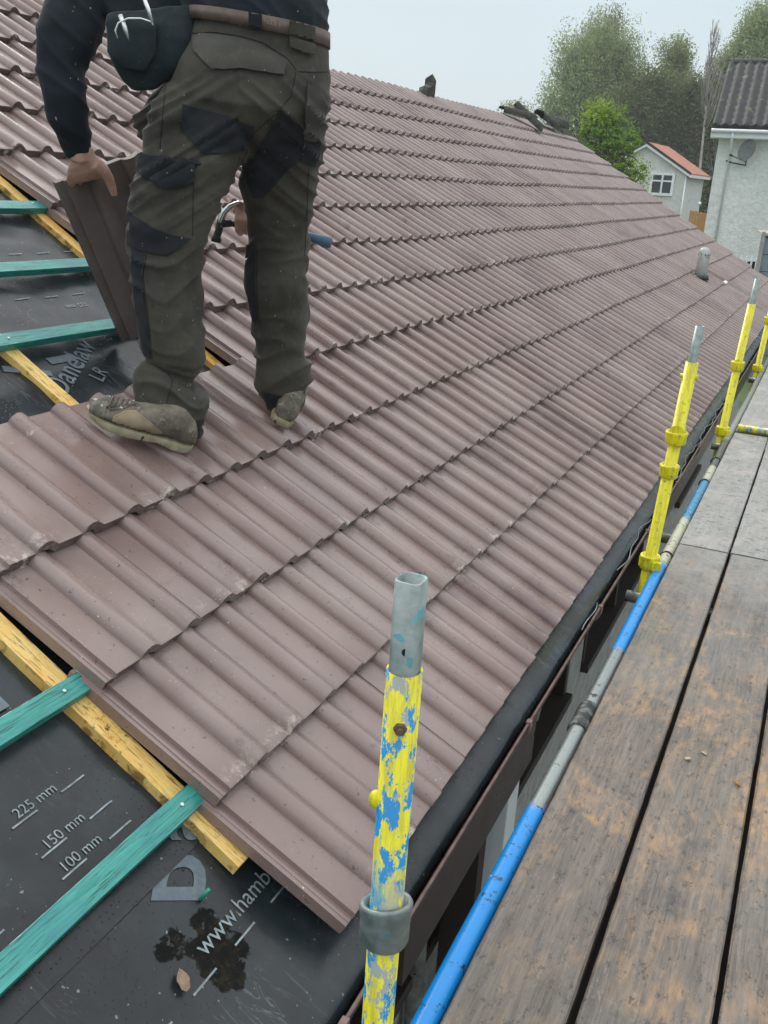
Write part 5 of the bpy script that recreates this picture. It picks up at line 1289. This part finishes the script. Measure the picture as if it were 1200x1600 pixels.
tree('broadleaf_tree', 'tall mid green tree rising behind the black tiled roof', 60, (1160, 330, 20, 1165), [(1150, 85, 22, 26), (1172, 60, 24, 28), (1190, 35, 20, 22), (1195, 75, 26, 34), (1160, 115, 28, 28), (1140, 110, 16, 20), (1198, 110, 24, 30), (1145, 140, 20, 24), (1215, 60, 26, 40), (1172, 95, 22, 30)], 46000, .085, M['leaf_birch'], .4)
tree('broadleaf_tree', 'dark green tree filling the gap left of the black tiled roof', 61, (1118, 340, 115, 1118), [(1122, 130, 18, 22), (1105, 160, 20, 26), (1125, 165, 20, 26), (1135, 150, 14, 20), (1100, 195, 22, 24), (1085, 150, 14, 22), (1122, 200, 18, 26)], 30000, .09, M['leaf_dark'], .3)
tree('small_tree', 'distant pale tree top showing just over the far ridge pile', 90, (808, 260, 182, 806), [(806, 186, 15, 8), (797, 190, 12, 7), (816, 190, 10, 6), (806, 196, 14, 8)], 4000, .13, M['leaf_gold'], .3)
# bright conifer close behind the roof
cl_ = []
rngc = np.random.default_rng(11)
for i in range(105):
    t = rngc.random()**.8; y = 168 + t*112; w = 6 + t*46; x = 938 + t*18 + rngc.uniform(-1, 1)*w; cl_.append((x, y + rngc.uniform(-3, 3), 5.5, 3.8, rngc.uniform(-1, 1)*w*.035))
cl_ += [(952, 168, 4, 9, 0), (927, 182, 8, 7, 0), (918, 200, 9, 9, 0), (985, 214, 9, 5, 0), (995, 222, 8, 5, 0), (970, 190, 7, 5, 0), (912, 210, 8, 8, 0), (1003, 300, 8, 5, 0), (960, 270, 12, 8, 0), (980, 282, 10, 7, 0)]
tree('conifer', 'bright yellow-green conifer standing just behind the far end of the roof', 30, (948, 360, 172, 950), cl_, 26000, .045, M['leaf_bright'], .2, tr_r=.12, group=None, frac=.25)
# bare poplar
rngp = np.random.default_rng(3); Dp = 58; bp = U(1086, 340, Dp); tp = U(1116, 42, Dp); root = empty('bare_tree', bp); tag(root, 'tall bare leafless tree with fine upright twigs against the sky', 'tree', 'trees behind the houses')
mb = MB(); pts = [bp.lerp(tp, t) for t in np.linspace(0, 1, 9)]; mb.tube(pts, [.11*(1-.85*i/8) for i in range(9)], 6)
for i in range(46):
    t = rngp.uniform(.42, .97); a = bp.lerp(tp, t); L_ = (1.15-t)*5.2*rngp.uniform(.6, 1); ang = rngp.uniform(0, 2*pi); out_ = Vector((cos(ang), sin(ang), 0)); sgn = [a, a + out_*L_*.12 + Vector((0,0,L_*.3)), a + out_*L_*.20 + Vector((0,0,L_*.75)), a + out_*L_*.24 + Vector((0,0,L_))]
    mb.tube(sgn, [.028, .022, .015, .007], 4)
    for j in range(5):
        q = rngp.uniform(.2, .9); s0_ = sgn[1].lerp(sgn[3], q); l2 = L_*.3*rngp.uniform(.5, 1); a2 = rngp.uniform(0, 2*pi); mb.tube([s0_, s0_ + Vector((cos(a2), sin(a2), 2.4)).normalized()*l2], [.012, .006], 3)
o = mb.build('trunk', M['bark_pale']); o.parent = root; o.matrix_parent_inverse = Matrix.Translation(-bp)
# undergrowth on the bank behind
rngu = np.random.default_rng(8); cs = []; rs = []
for i in range(150):
    x = rngu.uniform(815, 1240); y = rngu.uniform(205 if x > 900 else 230, 420); D_ = 66 + (300-y)*.03 + rngu.uniform(-2, 2); cs.append(U(x, y, D_)); r_ = rngu.uniform(.9, 1.7); rs.append((r_, r_, r_*.8))
V = leaves(cs, rs, 70000, .12, rngu, .2); o = leaf_mesh('undergrowth', V, M['leaf_brown'], None, None); tag(o, 'brown and green shrubs covering the bank behind the houses', 'undergrowth', kind='stuff')
cs = []; rs = []
for i in range(60):
    x = rngu.uniform(1075, 1135); y = rngu.uniform(235, 345); cs.append(U(x, y, 62)); rs.append((.9, .9, .8))
V = leaves(cs, rs, 20000, .11, rngu, .2); o = leaf_mesh('ivy_bank', V, M['leaf_dark'], None, None); tag(o, 'dark green ivy covering the bank between the two houses', 'ivy', kind='stuff')
mb = MB(); bank = [(-140, 60, -3), (60, 60, -3), (60, 84, -1), (-140, 84, -1), (-140, 76, 3.2), (60, 76, 3.2)]
mb.add([(-140, 66, -3), (60, 66, -3), (60, 74, 2.6), (-140, 74, 2.6), (-140, 95, 3.5), (60, 95, 3.5), (60, 95, -3), (-140, 95, -3)], [(0,1,2,3), (3,2,5,4), (4,5,6,7), (0,3,4,7), (1,6,5,2)])
tag(mb.build('hill', M['leaf_brown']), kind='structure')
# misty air
hz = MB(); hz.box((-395, -205, -6), (395, 395, 24)); hm = bpy.data.materials.new('misty air'); hm.use_nodes = True
ht_ = hm.node_tree; ht_.nodes.clear(); pv = ht_.nodes.new('ShaderNodeVolumePrincipled'); pv.inputs['Color'].default_value = (.90, .95, .98, 1); pv.inputs['Density'].default_value = .0010
ho = ht_.nodes.new('ShaderNodeOutputMaterial'); ht_.links.new(pv.outputs[0], ho.inputs['Volume']); tag(hz.build('haze', hm), kind='stuff')
